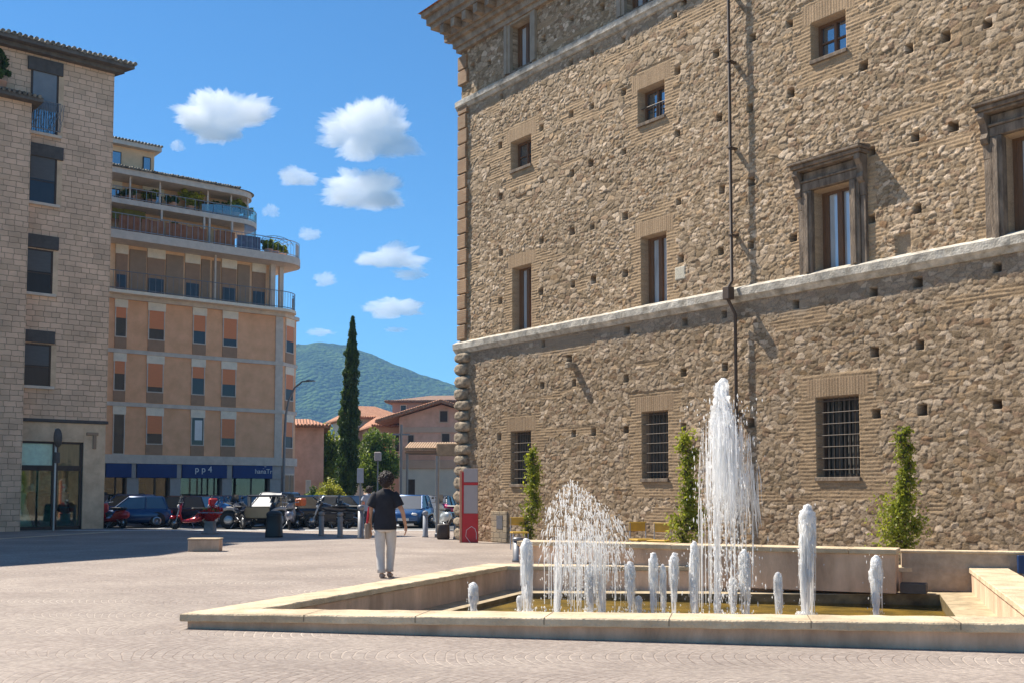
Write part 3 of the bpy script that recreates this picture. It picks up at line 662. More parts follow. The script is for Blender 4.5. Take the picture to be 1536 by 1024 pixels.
for r_ in WG: pwin(r_, 'grille')
for r_ in WM: pwin(r_, 'tall')
for r_ in WU: pwin(r_, 'small')
for r_ in WT: pwin(r_, 'tall')
# open window mid-height with dark inside + rail
t0, t1, z0, z1 = WU[1]
mb = MB()
for i in range(5): x = lerp(t0 + .45, t1 - .06, i / 4); mb.tube([(x, .1, z0 + .02), (x, .1, z0 + .42)], .014, 5)
mb.tube([(t0 + .02, .1, z0 + .42), (t1, .1, z0 + .42)], .016, 5); mb.build('guard_rail', M['iron'], pal)
# aedicule surrounds
def aedicule(r_):
    t0, t1, z0, z1 = r_; jw = .24; mb = MB()
    for a, b in ((t0 - jw, t0 - .01), (t1 + .01, t1 + jw)):
        mb.bbox(a, b, -.12, .05, z0 - .0, z1 + .02, .012); mb.bbox(a + .07, b - .07, -.15, -.11, z0 + .05, z1 - .02, .01)
    mb.bbox(t0 - jw, t1 + jw, -.12, .05, z1 + .022, z1 + .2, .012)      # lintel
    mb.bbox(t0 - jw - .02, t1 + jw + .02, -.15, .05, z1 + .202, z1 + .25, .01)
    mb.bbox(t0 - jw + .02, t1 + jw - .02, -.09, .05, z1 + .252, z1 + .42, .01)   # frieze
    mb.build('carved_surround', M['surround'], pal)
    mb = MB()
    for sx in (-1, 1):
        cx = t0 - jw - .07 if sx < 0 else t1 + jw + .07
        prof = [(.05, z1 + .45), (-.27, z1 + .45), (-.28, z1 + .35), (-.2, z1 + .26), (-.15, z1 + .1), (-.2, z1 - .0), (-.16, z1 - .08), (-.1, z1 - .1), (-.08, z1 - .35), (.05, z1 - .4)]
        mb.extr(prof, cx - .065, cx + .065)
        mb.bbox(cx - .06, cx + .06, -.08, .05, z0, z1 - .36, .01)
        mb.build('console_bracket', M['surround'], pal); mb = MB()
    mb = MB()
    a, b = t0 - jw - .19, t1 + jw + .19
    for k, (dz0, dz1, p_, e) in enumerate(((.43, .48, .26, .07), (.48, .56, .31, .03), (.56, .62, .37, 0))):
        mb.bbox(a + e, b - e, -p_, .05, z1 + dz0 + .001, z1 + dz1, .012)
    mb.add([(a, -.37, z1 + .622), (b, -.37, z1 + .622), (b, .05, z1 + .69), (a, .05, z1 + .69), (a, .05, z1 + .622), (b, .05, z1 + .622)], [(0, 1, 2, 3), (0, 3, 4), (1, 5, 2)])
    mb.build('hood_cornice', M['surround'], pal)
aedicule(WM[2]); aedicule(WM[3])
# pale frames round the topmost windows
for r_ in WT:
    t0, t1, z0, z1 = r_; mb = MB()
    for a, b, p_ in ((.0, .12, .06), (.12, .26, .09)):
        mb.box(t0 - b, t0 - a, -p_, .05, z0, z1 + a); mb.box(t1 + a, t1 + b, -p_, .05, z0, z1 + a); mb.box(t0 - b, t1 + b, -p_ - .002, .05, z1 + a + .001, z1 + b)
    mb.build('moulded_frame', mat('moulded_frame_stone', (.34, .28, .21), .85, .15, 4, .2, 20), pal)
# downpipe
tp, _ = fp(1107, 440)
mb = MB(); y_ = -.2
mb.tube([(tp, y_, 15.2), (tp, y_, Z_LO + .45), (tp, -.32, Z_LO + .3), (tp, -.32, Z_LO), (tp + .04, -.15, Z_LO - .3), (tp + .04, -.15, .1)], .038, 8)
mb.bbox(tp - .09, tp + .09, -.42, -.22, Z_LO + .02, Z_LO + .3, .01)
for z in (1.5, 3.2, 7.2, 9.2, 11.2, 12.8): mb.box(tp - .055, tp + .055 + (.04 if z < 6 else 0), -.25 if z > 6 else -.2, .02, z, z + .03)
mb.build('downpipe', mat('brown_pipe', (.07, .045, .03), .6, .2, 3), pal)
# vent hatch near the foot of the wall
t0, z1 = fp(738, 771); t1, _ = fp(762, 771)
mb = MB(); mb.bbox(t0, t1, -.05, .05, .02, .9, .01); mb.build('hatch_frame', M['sidewall'], pal)
MB().box(t0 + .3, t1 - .2, -.06, -.04, .4, .78).build('vent_cover', M['steel'], pal)
# small spout stone with stain
t_, z_ = fp(862, 547); MB().bbox(t_ - .08, t_ + .1, -.3, .05, z_ - .12, z_ + .06, .03).build('spout_stone', M['quoin'], pal)

# ------------------------------------------------------------------ left stone building
LC = ong(156, 792); LA = R(50); LD = (math.sin(LA), math.cos(LA)); LRZ = math.atan2(LD[1], LD[0])
def lp(x, y): return onpl(x, y, (LC.x, LC.y), LD)
lb = thing('stone_block_building', 'tall beige block-stone building at left with shop window at its foot', 'building', (LC.x, LC.y, 0), LRZ)
# footprint: front on local y=0, unseen side slanted back-left to trim the cast shadow
LZ = 18.5; sx_, sy_ = -.35 * 12, 12
band = 4.13
sl_, sr_ = lp(8, 700)[0], lp(125, 700)[0]; zst = lp(60, 661)[1]
mb = MB()
mb.prism([(-14, 0), (0, 0), (sx_, sy_), (-14, sy_)], band + .12, LZ)
mb.build('wall', M['ashlar'], lb)
mb = MB(); mb.bbox(sr_, -.01, .03, .6, -.05, band - .002, .01); mb.bbox(-14, sr_, .03, .6, zst, band - .002, .01); mb.bbox(-14, sl_, .03, .6, -.05, zst, .01)
mb.prism([(-14, 3.5), (-1, 3.5), (sx_, sy_), (-14, sy_)], -.05, band)
mb.prism([(-.35, .61), (-.01, .61), (-1.0, 3.6), (-1.3, 3.6)], -.05, band - .01)
mb.build('shop_wall', M['shopwall'], lb)
MB().bbox(-14, .06, -.06, .6, band, band + .118, .01).build('band_course', M['slate'], lb)
mb = MB(); mb.bbox(sr_ + .1, sr_ + .55, -.03, .05, zst + .28, zst + .4, .01); mb.bbox(sr_ + .35, sr_ + .48, -.02, .05, zst - .25, zst + .3, .01); mb.build('pilaster_cap', M['panel'], lb)
# windows
LW = [((48, 97, 88, 197), (42, 95, 84, 104)), ((44, 230, 85, 302), (35, 95, 212, 231)), ((39, 372, 79, 438), (32, 88, 349, 369)), ((33, 514, 76, 577), (25, 82, 493, 511))]
for i, ((x0, yt, x1, yb), (lx0, lx1, ly0, ly1)) in enumerate(LW):
    t0, z1 = lp(x0, yt); _, z0 = lp(x0, yb); t1 = lp(x1, yt)[0]
    mb = MB()   # recess look: dark reveal box proud frame
    mb.box(t0 - .02, t0 + .05, -.03, .1, z0, z1); mb.box(t1 - .05, t1 + .02, -.03, .1, z0, z1); mb.box(t0 + .05, t1 - .05, -.03, .1, z1 - .05, z1); mb.box(t0 + .05, t1 - .05, -.02, .1, lerp(z0, z1, .45), lerp(z0, z1, .45) + .04)
    w_ = mb.build('window', M['darkwood'], lb)
    MB().box(t0 + .03, t1 - .03, -.012, .05, z0, z1 - .02).build('pane', M['glass'] if i == 0 else M['dark_glass'], w_)
    MB().box(t0 + .06, t1 - .06, -.02, -.012, lerp(z0, z1, .5 if i else .35), z1 - .06).build('blind', M['paleblind'] if i == 0 else M['blind'], w_)
    a, za = lp(lx0, ly0); b, _ = lp(lx1, ly0); zb_ = lp(lx0, ly1)[1]
    MB().bbox(a, b, -.1, .02, zb_, za, .015).build('lintel', M['slate'], w_)
    MB().bbox(t0 - .2, t1 + .15, -.12, .02, z0 - .1, z0 + .01, .01).build('sill', M['greyband'], w_)
    mb = MB(); mb.box(t1 + .025, t1 + .22, -.012, .02, z0, z1); mb.build('jamb_strip', M['shopwall'], w_)
# railing across the top window
t0, z1 = lp(40, 150); t1 = lp(88, 150)[0]; _, z0 = lp(48, 194)
mb = MB(); rr = random.Random(3)
mb.tube([(t0, -.3, z1), (t1, -.3, z1)], .02, 5); mb.tube([(t0, -.3, z0), (t1, -.3, z0)], .02, 5)
for i in range(14): x = lerp(t0, t1, i / 13); mb.tube([(x, -.3, z0), (x, -.3, z1)], .012, 5)
for i in range(12):
    x = rr.uniform(t0, t1); pts = [(x, -.32, z0)]
    for k in range(4): pts.append((pts[-1][0] + rr.uniform(-.15, .15), -.34, z0 + (k + 1) * .27))
    mb.tube(pts, .012, 4)
mb.build('window_railing', M['steel'], lb)
# roof with eaves
def hiproof(mb, poly, z, ov, rise, m=0):
    pass
mb = MB(); ov = .62
P0 = [(-14, -ov), (ov * .95, -ov), (sx_ + ov, sy_), (-14, sy_)]
mb.prism(P0, LZ + .0, LZ + .16); mb.prism([(-14, -.3), (.3, -.3), (sx_ + .3, sy_), (-14, sy_)], LZ - .16, LZ - .001); mb.build('eaves', M['eave'], lb)
mb = MB(); mb.add([(P0[0][0], P0[0][1], LZ + .165), (P0[1][0], P0[1][1], LZ + .165), (P0[2][0], P0[2][1], LZ + .165), (P0[3][0], P0[3][1], LZ + .165), (-14, 6, LZ + 1.6), (-7, 6, LZ + 1.6)], [(0, 1, 5, 4), (1, 2, 5), (2, 3, 4, 5), (0, 4, 3)])
x = -14
while x < ov:
    mb.tube([(x, -ov - .06, LZ + .19 + random.uniform(-.01, .03)), (x, -ov + 1.2, LZ + .42)], .085, 6); x += .2
mb.build('roof', M['greyroof'], lb)
# shop front
mid = lp(84, 700)[0]
mb = MB()
ztr = lp(60, 697)[1]; ztr2 = ztr - .2
for a, b in ((sl_, sl_ + .08), (mid - .1, mid + .1), (sr_ - .1, sr_)): mb.box(a, b, .1, .25, 0, zst)
mb.box(sl_, sr_, .1, .25, zst - .08, zst); mb.box(sl_, sr_, .09, .26, ztr2, ztr); mb.box(sl_, sr_, .1, .3, 0, .12)
sf = mb.build('shopfront', M['darkiron'], lb)
MB().box(sl_ + .05, sr_ - .05, .17, .18, .1, ztr2).build('display_glass', clearglass('shop_glass', (.8, .96, .9), .14), sf)
MB().box(sl_ + .08, mid - .1, .15, .17, ztr, zst - .08).build('transom_panel', M['greenpanel'], sf)
MB().box(mid + .1, sr_ - .1, .15, .17, ztr, zst - .08).build('transom_pane', glassmat('transom_glass', (.12, .12, .06), .15), sf)
MB().box(-14, -.4, 2.6, 2.7, 0, band - .1).build('shop_back_wall', mat('shop_interior', (.1, .2, .17), .7, .6, 1.4, col2=(.4, .55, .45)), sf)  # green mottling stands in for reflections in the shop glass
def frock(name, label, t, y, c, h=1.6, wd=.45):
    d_ = Vector((LD[0], LD[1], 0)); n_ = Vector((-LD[1], LD[0], 0)); p = Vector((LC.x, LC.y, 0)) + d_ * t + n_ * y
    th = thing(name, label, 'mannequin', p, LRZ)
    MB().lathe([(wd, .12), (wd * .85, .4), (wd * .5, .85), (.15, 1.05), (.19, 1.25), (.2, 1.38), (.07, 1.46)], n=14, jit=.06).build('dress', c, th)
    MB().lathe([(.05, 1.44), (.05, 1.52), (.085, 1.6), (.09, 1.68), (.05, 1.76), (.01, 1.78)], n=12).build('head_form', M['white'], th)
    MB().lathe([(.2, 0), (.2, .02), (.02, .04), (.02, .3)], n=12).build('stand', M['steel'], th)
frock('mannequin', 'white gown on a mannequin in the middle of the shop window', mid - 1.0, .9, mat('gown_white', (.5, .55, .5), .8, .1, 4))
frock('mannequin', 'dark dress on a mannequin beside the white gown in the shop window', mid - .5, 1.3, mat('gown_dark', (.01, .012, .02), .8, .1, 4), wd=.35)
frock('mannequin', 'teal dress on a mannequin in the right pane of the shop window', mid + .6, .9, mat('gown_teal', (.03, .12, .14), .8, .2, 4), wd=.4)
frock('mannequin', 'brown outfit on a mannequin at the left end of the shop window', mid - 1.7, 1.1, mat('gown_brown', (.13, .08, .05), .8, .2, 4), wd=.3)

# annex (nearer, far left)
AC0 = onpl(15, 797, (LC.x, LC.y), LD)[0]
an = thing('stone_annex', 'lower beige stone block with dark eaves at the far left edge', 'building', Vector((LC.x, LC.y, 0)) + Vector((LD[0], LD[1], 0)) * (AC0 + .1) - Vector((-LD[1], LD[0], 0)) * .9, LRZ)
ac = an.location; azt = onpl(30, 152, (ac.x, ac.y), LD)[1]
MB().prism([(-11, 0), (0, 0), (0, .89), (-11, .89)], -.05, azt).build('wall', M['ashlar'], an)
MB().prism([(-11, -.4), (.3, -.4), (.3, .85), (-11, .85)], azt + .001, azt + .16).build('eaves', M['eave'], an)
mb = MB(); mb.add([(-11, -.42, azt + .165), (.32, -.42, azt + .165), (.32, .85, azt + .5), (-11, .85, azt + .5), (.32, .85, azt + .165), (-11, .85, azt + .165)], [(0, 1, 2, 3), (1, 4, 2), (0, 3, 5)])
x = -11
while x < .3: mb.tube([(x, -.46, azt + .18), (x, .8, azt + .52)], .07, 6); x += .18
mb.build('roof', M['greyroof'], an)

q = [Vector((x, y, 0)) - Vector((ac.x, ac.y, 0)) for x, y in ((-19.7, 37.5), (-20.2, 31.8), (-22.2, 28.2), (-30, 26), (-32, 38))]
MB().prism([(p.x * LD[0] + p.y * LD[1], -p.x * LD[1] + p.y * LD[0]) for p in q][::-1], -.05, 18.6).build('unseen_shadow_block', M['ashlar'], an)  # block added out of view to cast the shadow over the left paving

# ------------------------------------------------------------------ foliage
def leaves(name, P, size, m, parent=None, up=0.3, light=None, loc=None, asp=.55):
    P = np.asarray(P); n = len(P); d = rng.normal(size=(n, 3)); d[:, 2] = d[:, 2] * (1 + up) + up; d /= np.linalg.norm(d, axis=1)[:, None]
    e = np.cross(d, rng.normal(size=(n, 3))); e /= np.linalg.norm(e, axis=1)[:, None]
    s = size * (.6 + .8 * rng.random((n, 1)))
    V = np.stack([P - d * s * .5, P + e * s * asp * .5, P + d * s * .5, P - e * s * asp * .5], 1).reshape(-1, 3)
    Q = np.arange(n * 4).reshape(-1, 4)
    t = rng.random(n) if light is None else np.clip(light + rng.normal(0, .18, n), 0, 1)
    return npmesh(name, V, Q, m, parent, False, np.repeat(np.stack([t, t, t], -1), 4, 0), loc)
def crown_pts(n, c, r, clumps=30, sd=1, flat=.8, cl=.36):
    g_ = np.random.default_rng(sd); d = g_.normal(size=(clumps, 3)); d /= np.linalg.norm(d, axis=1)[:, None]
    cc = d * (g_.random((clumps, 1)) ** .4) * np.array(r) * .78
    k = g_.integers(0, clumps, n); q = g_.normal(size=(n, 3)); q /= np.linalg.norm(q, axis=1)[:, None]
    rad = g_.random((n, 1)) ** .5
    p = cc[k] + q * rad * np.mean(r) * cl * (.6 + .7 * g_.random((clumps, 1))[k])
    tone = g_.random(clumps)[k]
    return p + np.array(c), tone
def tree(name, label, px, D, ytop, wid, m, n=9000, size=.22, group=None, base=.15, sd=1, ybot=None, cat='tree', clumps=30):
    top = atd(px, ytop, D).z; b = gd(px, D); W_ = wid * D / F / 2
    th = thing(name, label, cat, b, 0, group)
    z0 = top * base; cz = (top + z0) / 2; rz_ = (top - z0) / 2
    P, tone = crown_pts(n, (0, 0, cz), (W_, W_, rz_), clumps, sd)
    leaves('crown', P, size, m, th, light=tone * .9)
    tk = MB(); tk.tube([(0, 0, 0), (.05, 0, cz * .5), (0, .05, cz), (.1, 0, cz + rz_ * .5)], [.05 * top * .5, .04 * top * .5, .03 * top * .5, .02], 8)
    for i in range(7):
        a = i * 2.4; z = lerp(cz * .5, cz * 1.1, i / 6); tk.tube([(0, 0, z), (math.cos(a) * W_ * .35, math.sin(a) * W_ * .35, z + rz_ * .2), (math.cos(a) * W_ * .65, math.sin(a) * W_ * .65, z + rz_ * .4)], [.015 * top, .01 * top, .01], 6)
    tk.build('trunk', M['bark'], th); return th
# cypress
D = 70; top = atd(528, 471, D).z; cp = thing('cypress_tree', 'tall narrow dark cypress rising beyond the parked vehicles', 'tree', gd(522, D))
n = 26000; zz = rng.random(n) ** .9 * (top - .9) + .7; u = zz / top
prof = np.interp(u, [0, .1, .4, .7, .9, 1.0], [.62, .72, .70, .52, .27, .03]) * (1 + .16 * np.sin(zz * 3.1 + 1) * np.sin(zz * 1.3) + .12 * np.sin(zz * 9.7))
an_ = rng.random(n) * 6.283; nb = vnoise(an_ * 3.2, zz * 1.6, 5); rr_ = prof * (.72 + .42 * nb) * (rng.random(n) ** .3)
lean = np.interp(u, [0, 1], [-.1, .24])
leaves('crown', np.stack([rr_ * np.cos(an_) + lean, rr_ * np.sin(an_), zz], -1), .2, M['leaf_dark'], cp, up=1.6, light=.15 + nb * .7, asp=.4)
MB().tube([(-.1, 0, 0), (0, 0, top * .5), (.2, 0, top * .93)], [.2, .14, .03], 8).build('trunk', M['bark'], cp)
tree('broadleaf_tree', 'bright green bushy tree left of the cypress', 487, 84, 634, 62, M['leaf_bright'], 9000, .26, 'leafy trees round the cypress', .1, 2)
tree('broadleaf_tree', 'darker green tree right of the cypress before the tiled houses', 566, 78, 636, 74, M['leaf_mid'], 11000, .24, 'leafy trees round the cypress', .05, 3)
tree('broadleaf_tree', 'dark green tree close behind the cypress on its left', 500, 92, 655, 52, M['leaf_dark'], 7000, .28, 'leafy trees round the cypress', .02, 4)
tree('broadleaf_tree', 'yellow-green tree top showing over the small pink house', 466, 120, 632, 50, M['leaf_bright'], 4000, .35, 'leafy trees round the cypress', .1, 5)
tree('garden_shrub', 'yellow-green shrub at the foot of the cypress behind the parked vehicles', 496, 68, 716, 50, M['leaf_yellow'], 4000, .14, None, .02, 6, cat='shrub')
tree('garden_shrub', 'dark green shrub beside the wall of the small pink house', 476, 70, 726, 40, M['leaf_mid'], 3000, .14, None, .02, 7, cat='shrub')

# climbing plants in front of the palace
def climber(label, pts, m, nper, size, sd):
    # pts: (px, py, halfwidth px, D) blobs
    g_ = np.random.default_rng(sd); base = pts[-1]; b = atd(base[0], base[1], base[3]); b.z = 0
    th = thing('climbing_shrub', label, 'shrub', b, 0, 'slender shrubs against the palace wall')
    P = []; tn = []
    for px, py, hw, D_ in pts:
        c = atd(px, py, D_) - b; r_ = hw * D_ / F; k = int(nper * (hw / 20) ** 1.5) + 30
        q = g_.normal(size=(k, 3)); q /= np.linalg.norm(q, axis=1)[:, None]; q *= (g_.random((k, 1)) ** .45)
        q *= (.7 + .75 * g_.random((k, 1)) ** 2)
        P.append(np.array(c) + q * np.array([r_, r_ * .7, r_ * 1.1])); tn.append(np.full(k, g_.random() * .5 + .3))
    P = np.concatenate(P); P = P[P[:, 2] > .05]
    leaves('foliage', P, size, m, th, light=np.concatenate(tn)[:len(P)], asp=.5)
    st = MB()
    for s_ in range(4):
        pp = [(random.uniform(-.08, .08), random.uniform(-.05, .05), 0)]
        for px, py, hw, D_ in pts[::-1]: c = atd(px, py, D_) - b; pp.append((c.x + random.uniform(-.06, .06), c.y + random.uniform(-.05, .05), max(.1, c.z)))
        st.tube(pp, [.02] * (len(pp) - 1) + [.006], 5)
    st.build('stem', M['bark'], th); return th
def chain(a): # list of (px,py,hw) -> denser
    out = []
    for i in range(len(a) - 1):
        n_ = max(1, int(abs(a[i + 1][1] - a[i][1]) / 7))
        for k in range(n_): t = k / n_; out.append(tuple(lerp(a[i][j], a[i + 1][j], t) for j in range(3)))
    out.append(a[-1]); rr = random.Random(len(a)); return [(x + rr.uniform(-.5, .5) * h, y, h * rr.uniform(.45, 1.1)) for x, y, h in out]
def cl(label, a, D_, m, nper, size, sd): climber(label, [(x, y, h, D_) for x, y, h in chain(a)], m, nper, size, sd)
cl('tallest slim climbing shrub, left one, by the barred window left of the fountain spray', [(798, 676, 9), (803, 705, 14), (797, 735, 14), (800, 765, 15), (795, 785, 17), (790, 802, 10)], 27.4, M['leaf_bright'], 200, .09, 1)
cl('dense shrub beside the tallest water plume against the palace wall', [(1034, 655, 13), (1030, 672, 19), (1036, 700, 17), (1038, 730, 15), (1036, 760, 20), (1028, 782, 30), (1026, 800, 26), (1026, 812, 12)], 22.0, M['leaf_bright'], 170, .08, 2)
cl('bright green shrub with bushy foot against the palace wall at right', [(1361, 645, 11), (1358, 670, 18), (1360, 700, 16), (1358, 735, 17), (1358, 752, 28), (1356, 772, 40), (1358, 790, 42), (1356, 808, 34), (1352, 822, 12)], 19.0, M['leaf_bright'], 190, .07, 3)

# plant at upper left edge
bz = onpl(5, 130, (ac.x, ac.y), LD); 
pp = Vector((ac.x, ac.y, 0)) + Vector((LD[0], LD[1], 0)) * bz[0] + Vector((-LD[1], LD[0], 0)) * .45; pp.z = azt + .38
th = thing('terrace_plant', 'dark green potted plant on the annex roof at the upper left edge', 'plant', pp)
P, tn = crown_pts(1500, (0, 0, 1.05), (.42, .35, .75), 14, 9); leaves('foliage', P, .12, M['leaf_dark'], th, light=tn)
MB().lathe([(.16, 0), (.24, .35), (.26, .36), (.22, .33)], n=14).build('pot', M['terra'], th)
MB().tube([(0, 0, .3), (0, 0, 1.2)], .02, 6).build('stem', M['bark'], th)

# ------------------------------------------------------------------ orange apartment building
OC = ong(420, 776); OA = R(51.5); OD = (math.sin(OA), math.cos(OA)); ORZ = math.atan2(OD[1], OD[0])
def op(x, y): return onpl(x, y, (OC.x, OC.y), OD)
ob = thing('apartment_building', 'orange six-storey apartment block with rounded terraces and navy shop boards', 'building', (OC.x, OC.y, 0), ORZ)
# chamfer direction in world (.3,.95) -> local
dw = Vector((.30, .954)); cl_ = Vector((dw.x * OD[0] + dw.y * OD[1], -dw.x * OD[1] + dw.y * OD[0])) * 1.55
XL = -15
Z0, Z1_, Z2_, Z3_, Z4_ = 3.28, 5.93, 8.6, 11.3, 14.08
body = [(XL, 0), (0, 0), (cl_.x, cl_.y), (cl_.x - 2, 11), (XL, 11)]
MB().prism(body, Z0, Z3_).build('wall', M['tanwall'], ob)
def ofs(poly, d):
    return [(XL, -d), (d * .35, -d), (cl_.x + d, cl_.y - d * .2), (cl_.x + d - 2, 11), (XL, 11)]
mb = MB()
for z, h, d in ((Z1_, .2, .09), (Z2_, .2, .09)): mb.prism(ofs(body, d), z - h, z)
mb.prism(ofs(body, .14), Z0 - .42, Z0 + .02)
mb.prism(ofs(body, .18), Z3_ - .2, Z3_ - .002)
mb.box(-.42, .02, -.05, .05, Z0 + .021, Z1_ - .201); mb.box(-.42, .02, -.05, .05, Z1_ + .001, Z2_ - .201); mb.box(-.42, .02, -.05, .05, Z2_ + .001, Z3_ - .201)
mb.build('floor_band', M['greyband'], ob)
cols = [(171, 189), (221, 246), (288, 308), (333, 355)]
shut = {(2, 0): .35, (2, 1): .62, (2, 2): .55, (2, 3): .72, (1, 0): .42, (1, 1): .8, (1, 2): .4, (1, 3): .55, (0, 0): 0, (0, 1): .62, (0, 2): .0, (0, 3): .7}
def owin(t0, t1, z0, z1, sh, parent=ob, fy=0., sp=.27):
    L_ = .42; mb = MB(); zt = z1 - L_; zs = z0 + (zt - z0) * sp
    mb.box(t0, t0 + .05, fy - .04, fy + .05, zs, zt); mb.box(t1 - .05, t1, fy - .04, fy + .05, zs, zt); mb.box(t0 + .05, t1 - .05, fy - .04, fy + .05, zs, zs + .05)
    w_ = mb.build('window', M['greyband'], parent)
    MB().box(t0 - .03, t1 + .03, fy - .06, fy + .03, zt + .003, z1).build('lintel_panel', M['cream'], w_)
    MB().box(t0 + .05, t1 - .05, fy - .012, fy + .03, zs + .05, zt).build('pane', M['dark_glass'], w_)
    if sp > 0: MB().box(t0, t1, fy - .03, fy + .03, z0 + .01, zs - .003).build('spandrel', M['spandrel'], w_)
    if sh > 0: MB().box(t0 + .05, t1 - .05, fy - .03, fy - .013, lerp(zt, zs, sh), zt).build('roller_shutter', M['shutter'], w_)
    return w_
for fl, (z0, z1) in enumerate(((Z0, Z1_ - .2), (Z1_, Z2_ - .2), (Z2_, Z3_ - .2))):
    for ci, (x0, x1) in enumerate(cols):
        ym = {0: 640, 1: 565, 2: 490}[fl]; dx = {0: -2, 1: -1, 2: 1}[fl]
        t0, t1 = op(x0 + dx, ym)[0], op(x1 + dx, ym)[0]; owin(t0, t1, z0 + .02, z1 - .003, shut[(fl, ci)], sp=(.27 if not (fl == 0 and ci == 0) else .0))
    t0, t1 = op(120, 600)[0], op(140, 600)[0]; owin(t0, t1, z0 + .02, z1 - .003, .5)
    # chamfer window
    ch_ = thing('tmp', None, None); ch_.name = 'corner_window'; ch_.parent = ob; ch_.location = (0, 0, 0); ch_.rotation_euler = (0, 0, math.atan2(cl_.y, cl_.x))
    owin(.35, 1.25, z0 + .02, z1 - .003, .55, ch_)
wt = MB(); wt.box(op(292, 640)[0], op(303, 640)[0], -.02, -.013, Z0 + .85, Z1_ - .75); wt.build('white_curtain', M['white'], ob)
# balcony slab z3 and 4th floor
def rounded(d, rad, xr, back=3.5, y0=None):
    pts = [(XL, -d)]; cx = xr - rad; cyy = -d + rad
    for i in range(11): a = -math.pi / 2 + math.pi / 2 * i / 10; pts.append((cx + rad * math.cos(a), cyy + rad * math.sin(a)))
    pts += [(xr - .4, back), (XL, back)]; return pts
xr3 = op(445, 462)[0]; xr4 = op(448, 395)[0]
R3 = rounded(.75, 1.3, .95); R4 = rounded(1.0, 1.6, 1.15)
MB().prism(R3, Z3_, Z3_ + .16).build('balcony_slab', M['cream'], ob)
MB().prism([(XL, .35), (-.6, .35), (.1, 1.4), (-1.5, 10), (XL, 10)], Z3_ + .16, Z4_ - .12).build('upper_wall', M['creamwall'], ob)
mb = MB(); mb.prism(R4, Z4_ - .12, Z4_ + .3); mb.build('terrace_slab', M['greyband'], ob)
for x0, x1 in ((197, 222), (252, 278), (305, 318), (322, 334), (360, 378)):
    a, b = op(x0, 420)[0], op(x1, 420)[0]; MB().box(a, b, .28, .36, Z3_ + .162, Z4_ - .3).build('wall_panel', M['panel'], ob)
for x0, x1 in ((176, 194), (224, 250), (281, 303), (336, 358), (382, 402)):
    a, b = op(x0, 420)[0], op(x1, 420)[0]
    w_ = MB().box(a, b, .3, .36, Z3_ + .17, Z4_ - .62).build('balcony_door', M['spandrel'], ob)
    MB().box(a + .05, b - .05, .285, .3, Z3_ + .2, lerp(Z3_, Z4_, .4)).build('door_pane', M['dark_glass'], w_)
    MB().box(a - .02, b + .02, .27, .36, Z4_ - .6, Z4_ - .125).build('lintel_panel', M['cream'], w_)
for x0, x1, y0, y1 in ((405, 412, -.1, .1), (318.5, 321, -.3, -.2), (422, 428, .2, .4)): MB().box(op(x0, 420)[0], op(x1, 420)[0], y0, y1, Z3_ + .161, Z4_ - .121).build('terrace_post', M['greyband'], ob)
def rail(pts, z0, h, name='railing', dens=.14, m=None):
    mb = MB(); P = [Vector((p[0], p[1], 0)) for p in pts]
    for zz_ in (z0 + h, z0 + .08): mb.tube([(p.x, p.y, zz_) for p in P], .022, 5)
    for a, b in zip(P, P[1:]):
        n_ = max(1, int((b - a).length / dens))
        for i in range(n_): q_ = lerp(a, b, i / n_); mb.box(q_.x - .008, q_.x + .008, q_.y - .008, q_.y + .008, z0, z0 + h)
    return mb.build(name, m or M['darkiron'], ob)
ins_ = lambda pts, k: [(x - k * (1 if x > -1 else 0) * .6, y + k) for x, y in pts[:-2]]
rail(ins_(R3, .08), Z3_ + .16, .95, dens=.3, m=M['steel']); 
mb = MB(); q_ = ins_(R3, .11)
for a, b in zip(q_[6:], q_[7:]): mb.add([(a[0], a[1], Z3_ + .17), (b[0], b[1], Z3_ + .17), (b[0], b[1], Z3_ + 1.0), (a[0], a[1], Z3_ + 1.0)], [(0, 1, 2, 3)])
mb.build('green_glass_guard', glassmat('green_glass', (.05, .1, .09), .25), ob)
# penthouse level one
xp = op(396, 350)[0]
Z5_ = 15.95
PW = [(XL, 1.2), (xp - 1.3, 1.2), (xp - 1.0, 9), (XL, 9)]
MB().prism(PW, Z4_ + .3, 17.5).build('penthouse_wall', M['creamwall'], ob)
def rnd2(d, rad, xr): 
    return rounded(d, rad, xr, 8)
RP = rnd2(.15, 1.4, xp)
MB().prism(RP, Z5_, Z5_ + .26).build('penthouse_slab', M['greyband'], ob)
RR = rnd2(.35, 1.3, op(388, 290)[0] - .1)
mb = MB(); mb.prism(RR, 17.42, 17.72); mb.build('roof_fascia', M['greyband'], ob)
mb = MB(); RR2 = rnd2(.45, 1.3, op(388, 290)[0]); n_ = len(RR2)
vs = [(x, y, 17.725) for x, y in RR2] + [(x * .985 - .35, y + 1.0, 17.95) for x, y in RR2]
mb.add(vs, [(i, (i + 1) % n_, n_ + (i + 1) % n_, n_ + i) for i in range(n_)] + [tuple(range(n_, 2 * n_)), tuple(range(n_ - 1, -1, -1))])
for i in range(90): x = lerp(XL, RR2[1][0], i / 89); mb.tube([(x, -.48, 17.76 + random.uniform(-.01, .03)), (x, .5, 17.97)], .07, 5)
mb.build('roof_tiles', M['greyroof'], ob)
for x in (195, 240, 312, 347, 372): a = op(x, 300)[0]; MB().box(a - .04, a + .04, .0, .08, Z5_ + .26, 17.42).build('terrace_post', M['greyband'], ob)
for x in (241, 305, 313, 347): a = op(x, 350)[0]; MB().box(a - .05, a + .05, -.12, -.02, Z4_ + .3, Z5_).build('terrace_post', M['greyband'], ob)
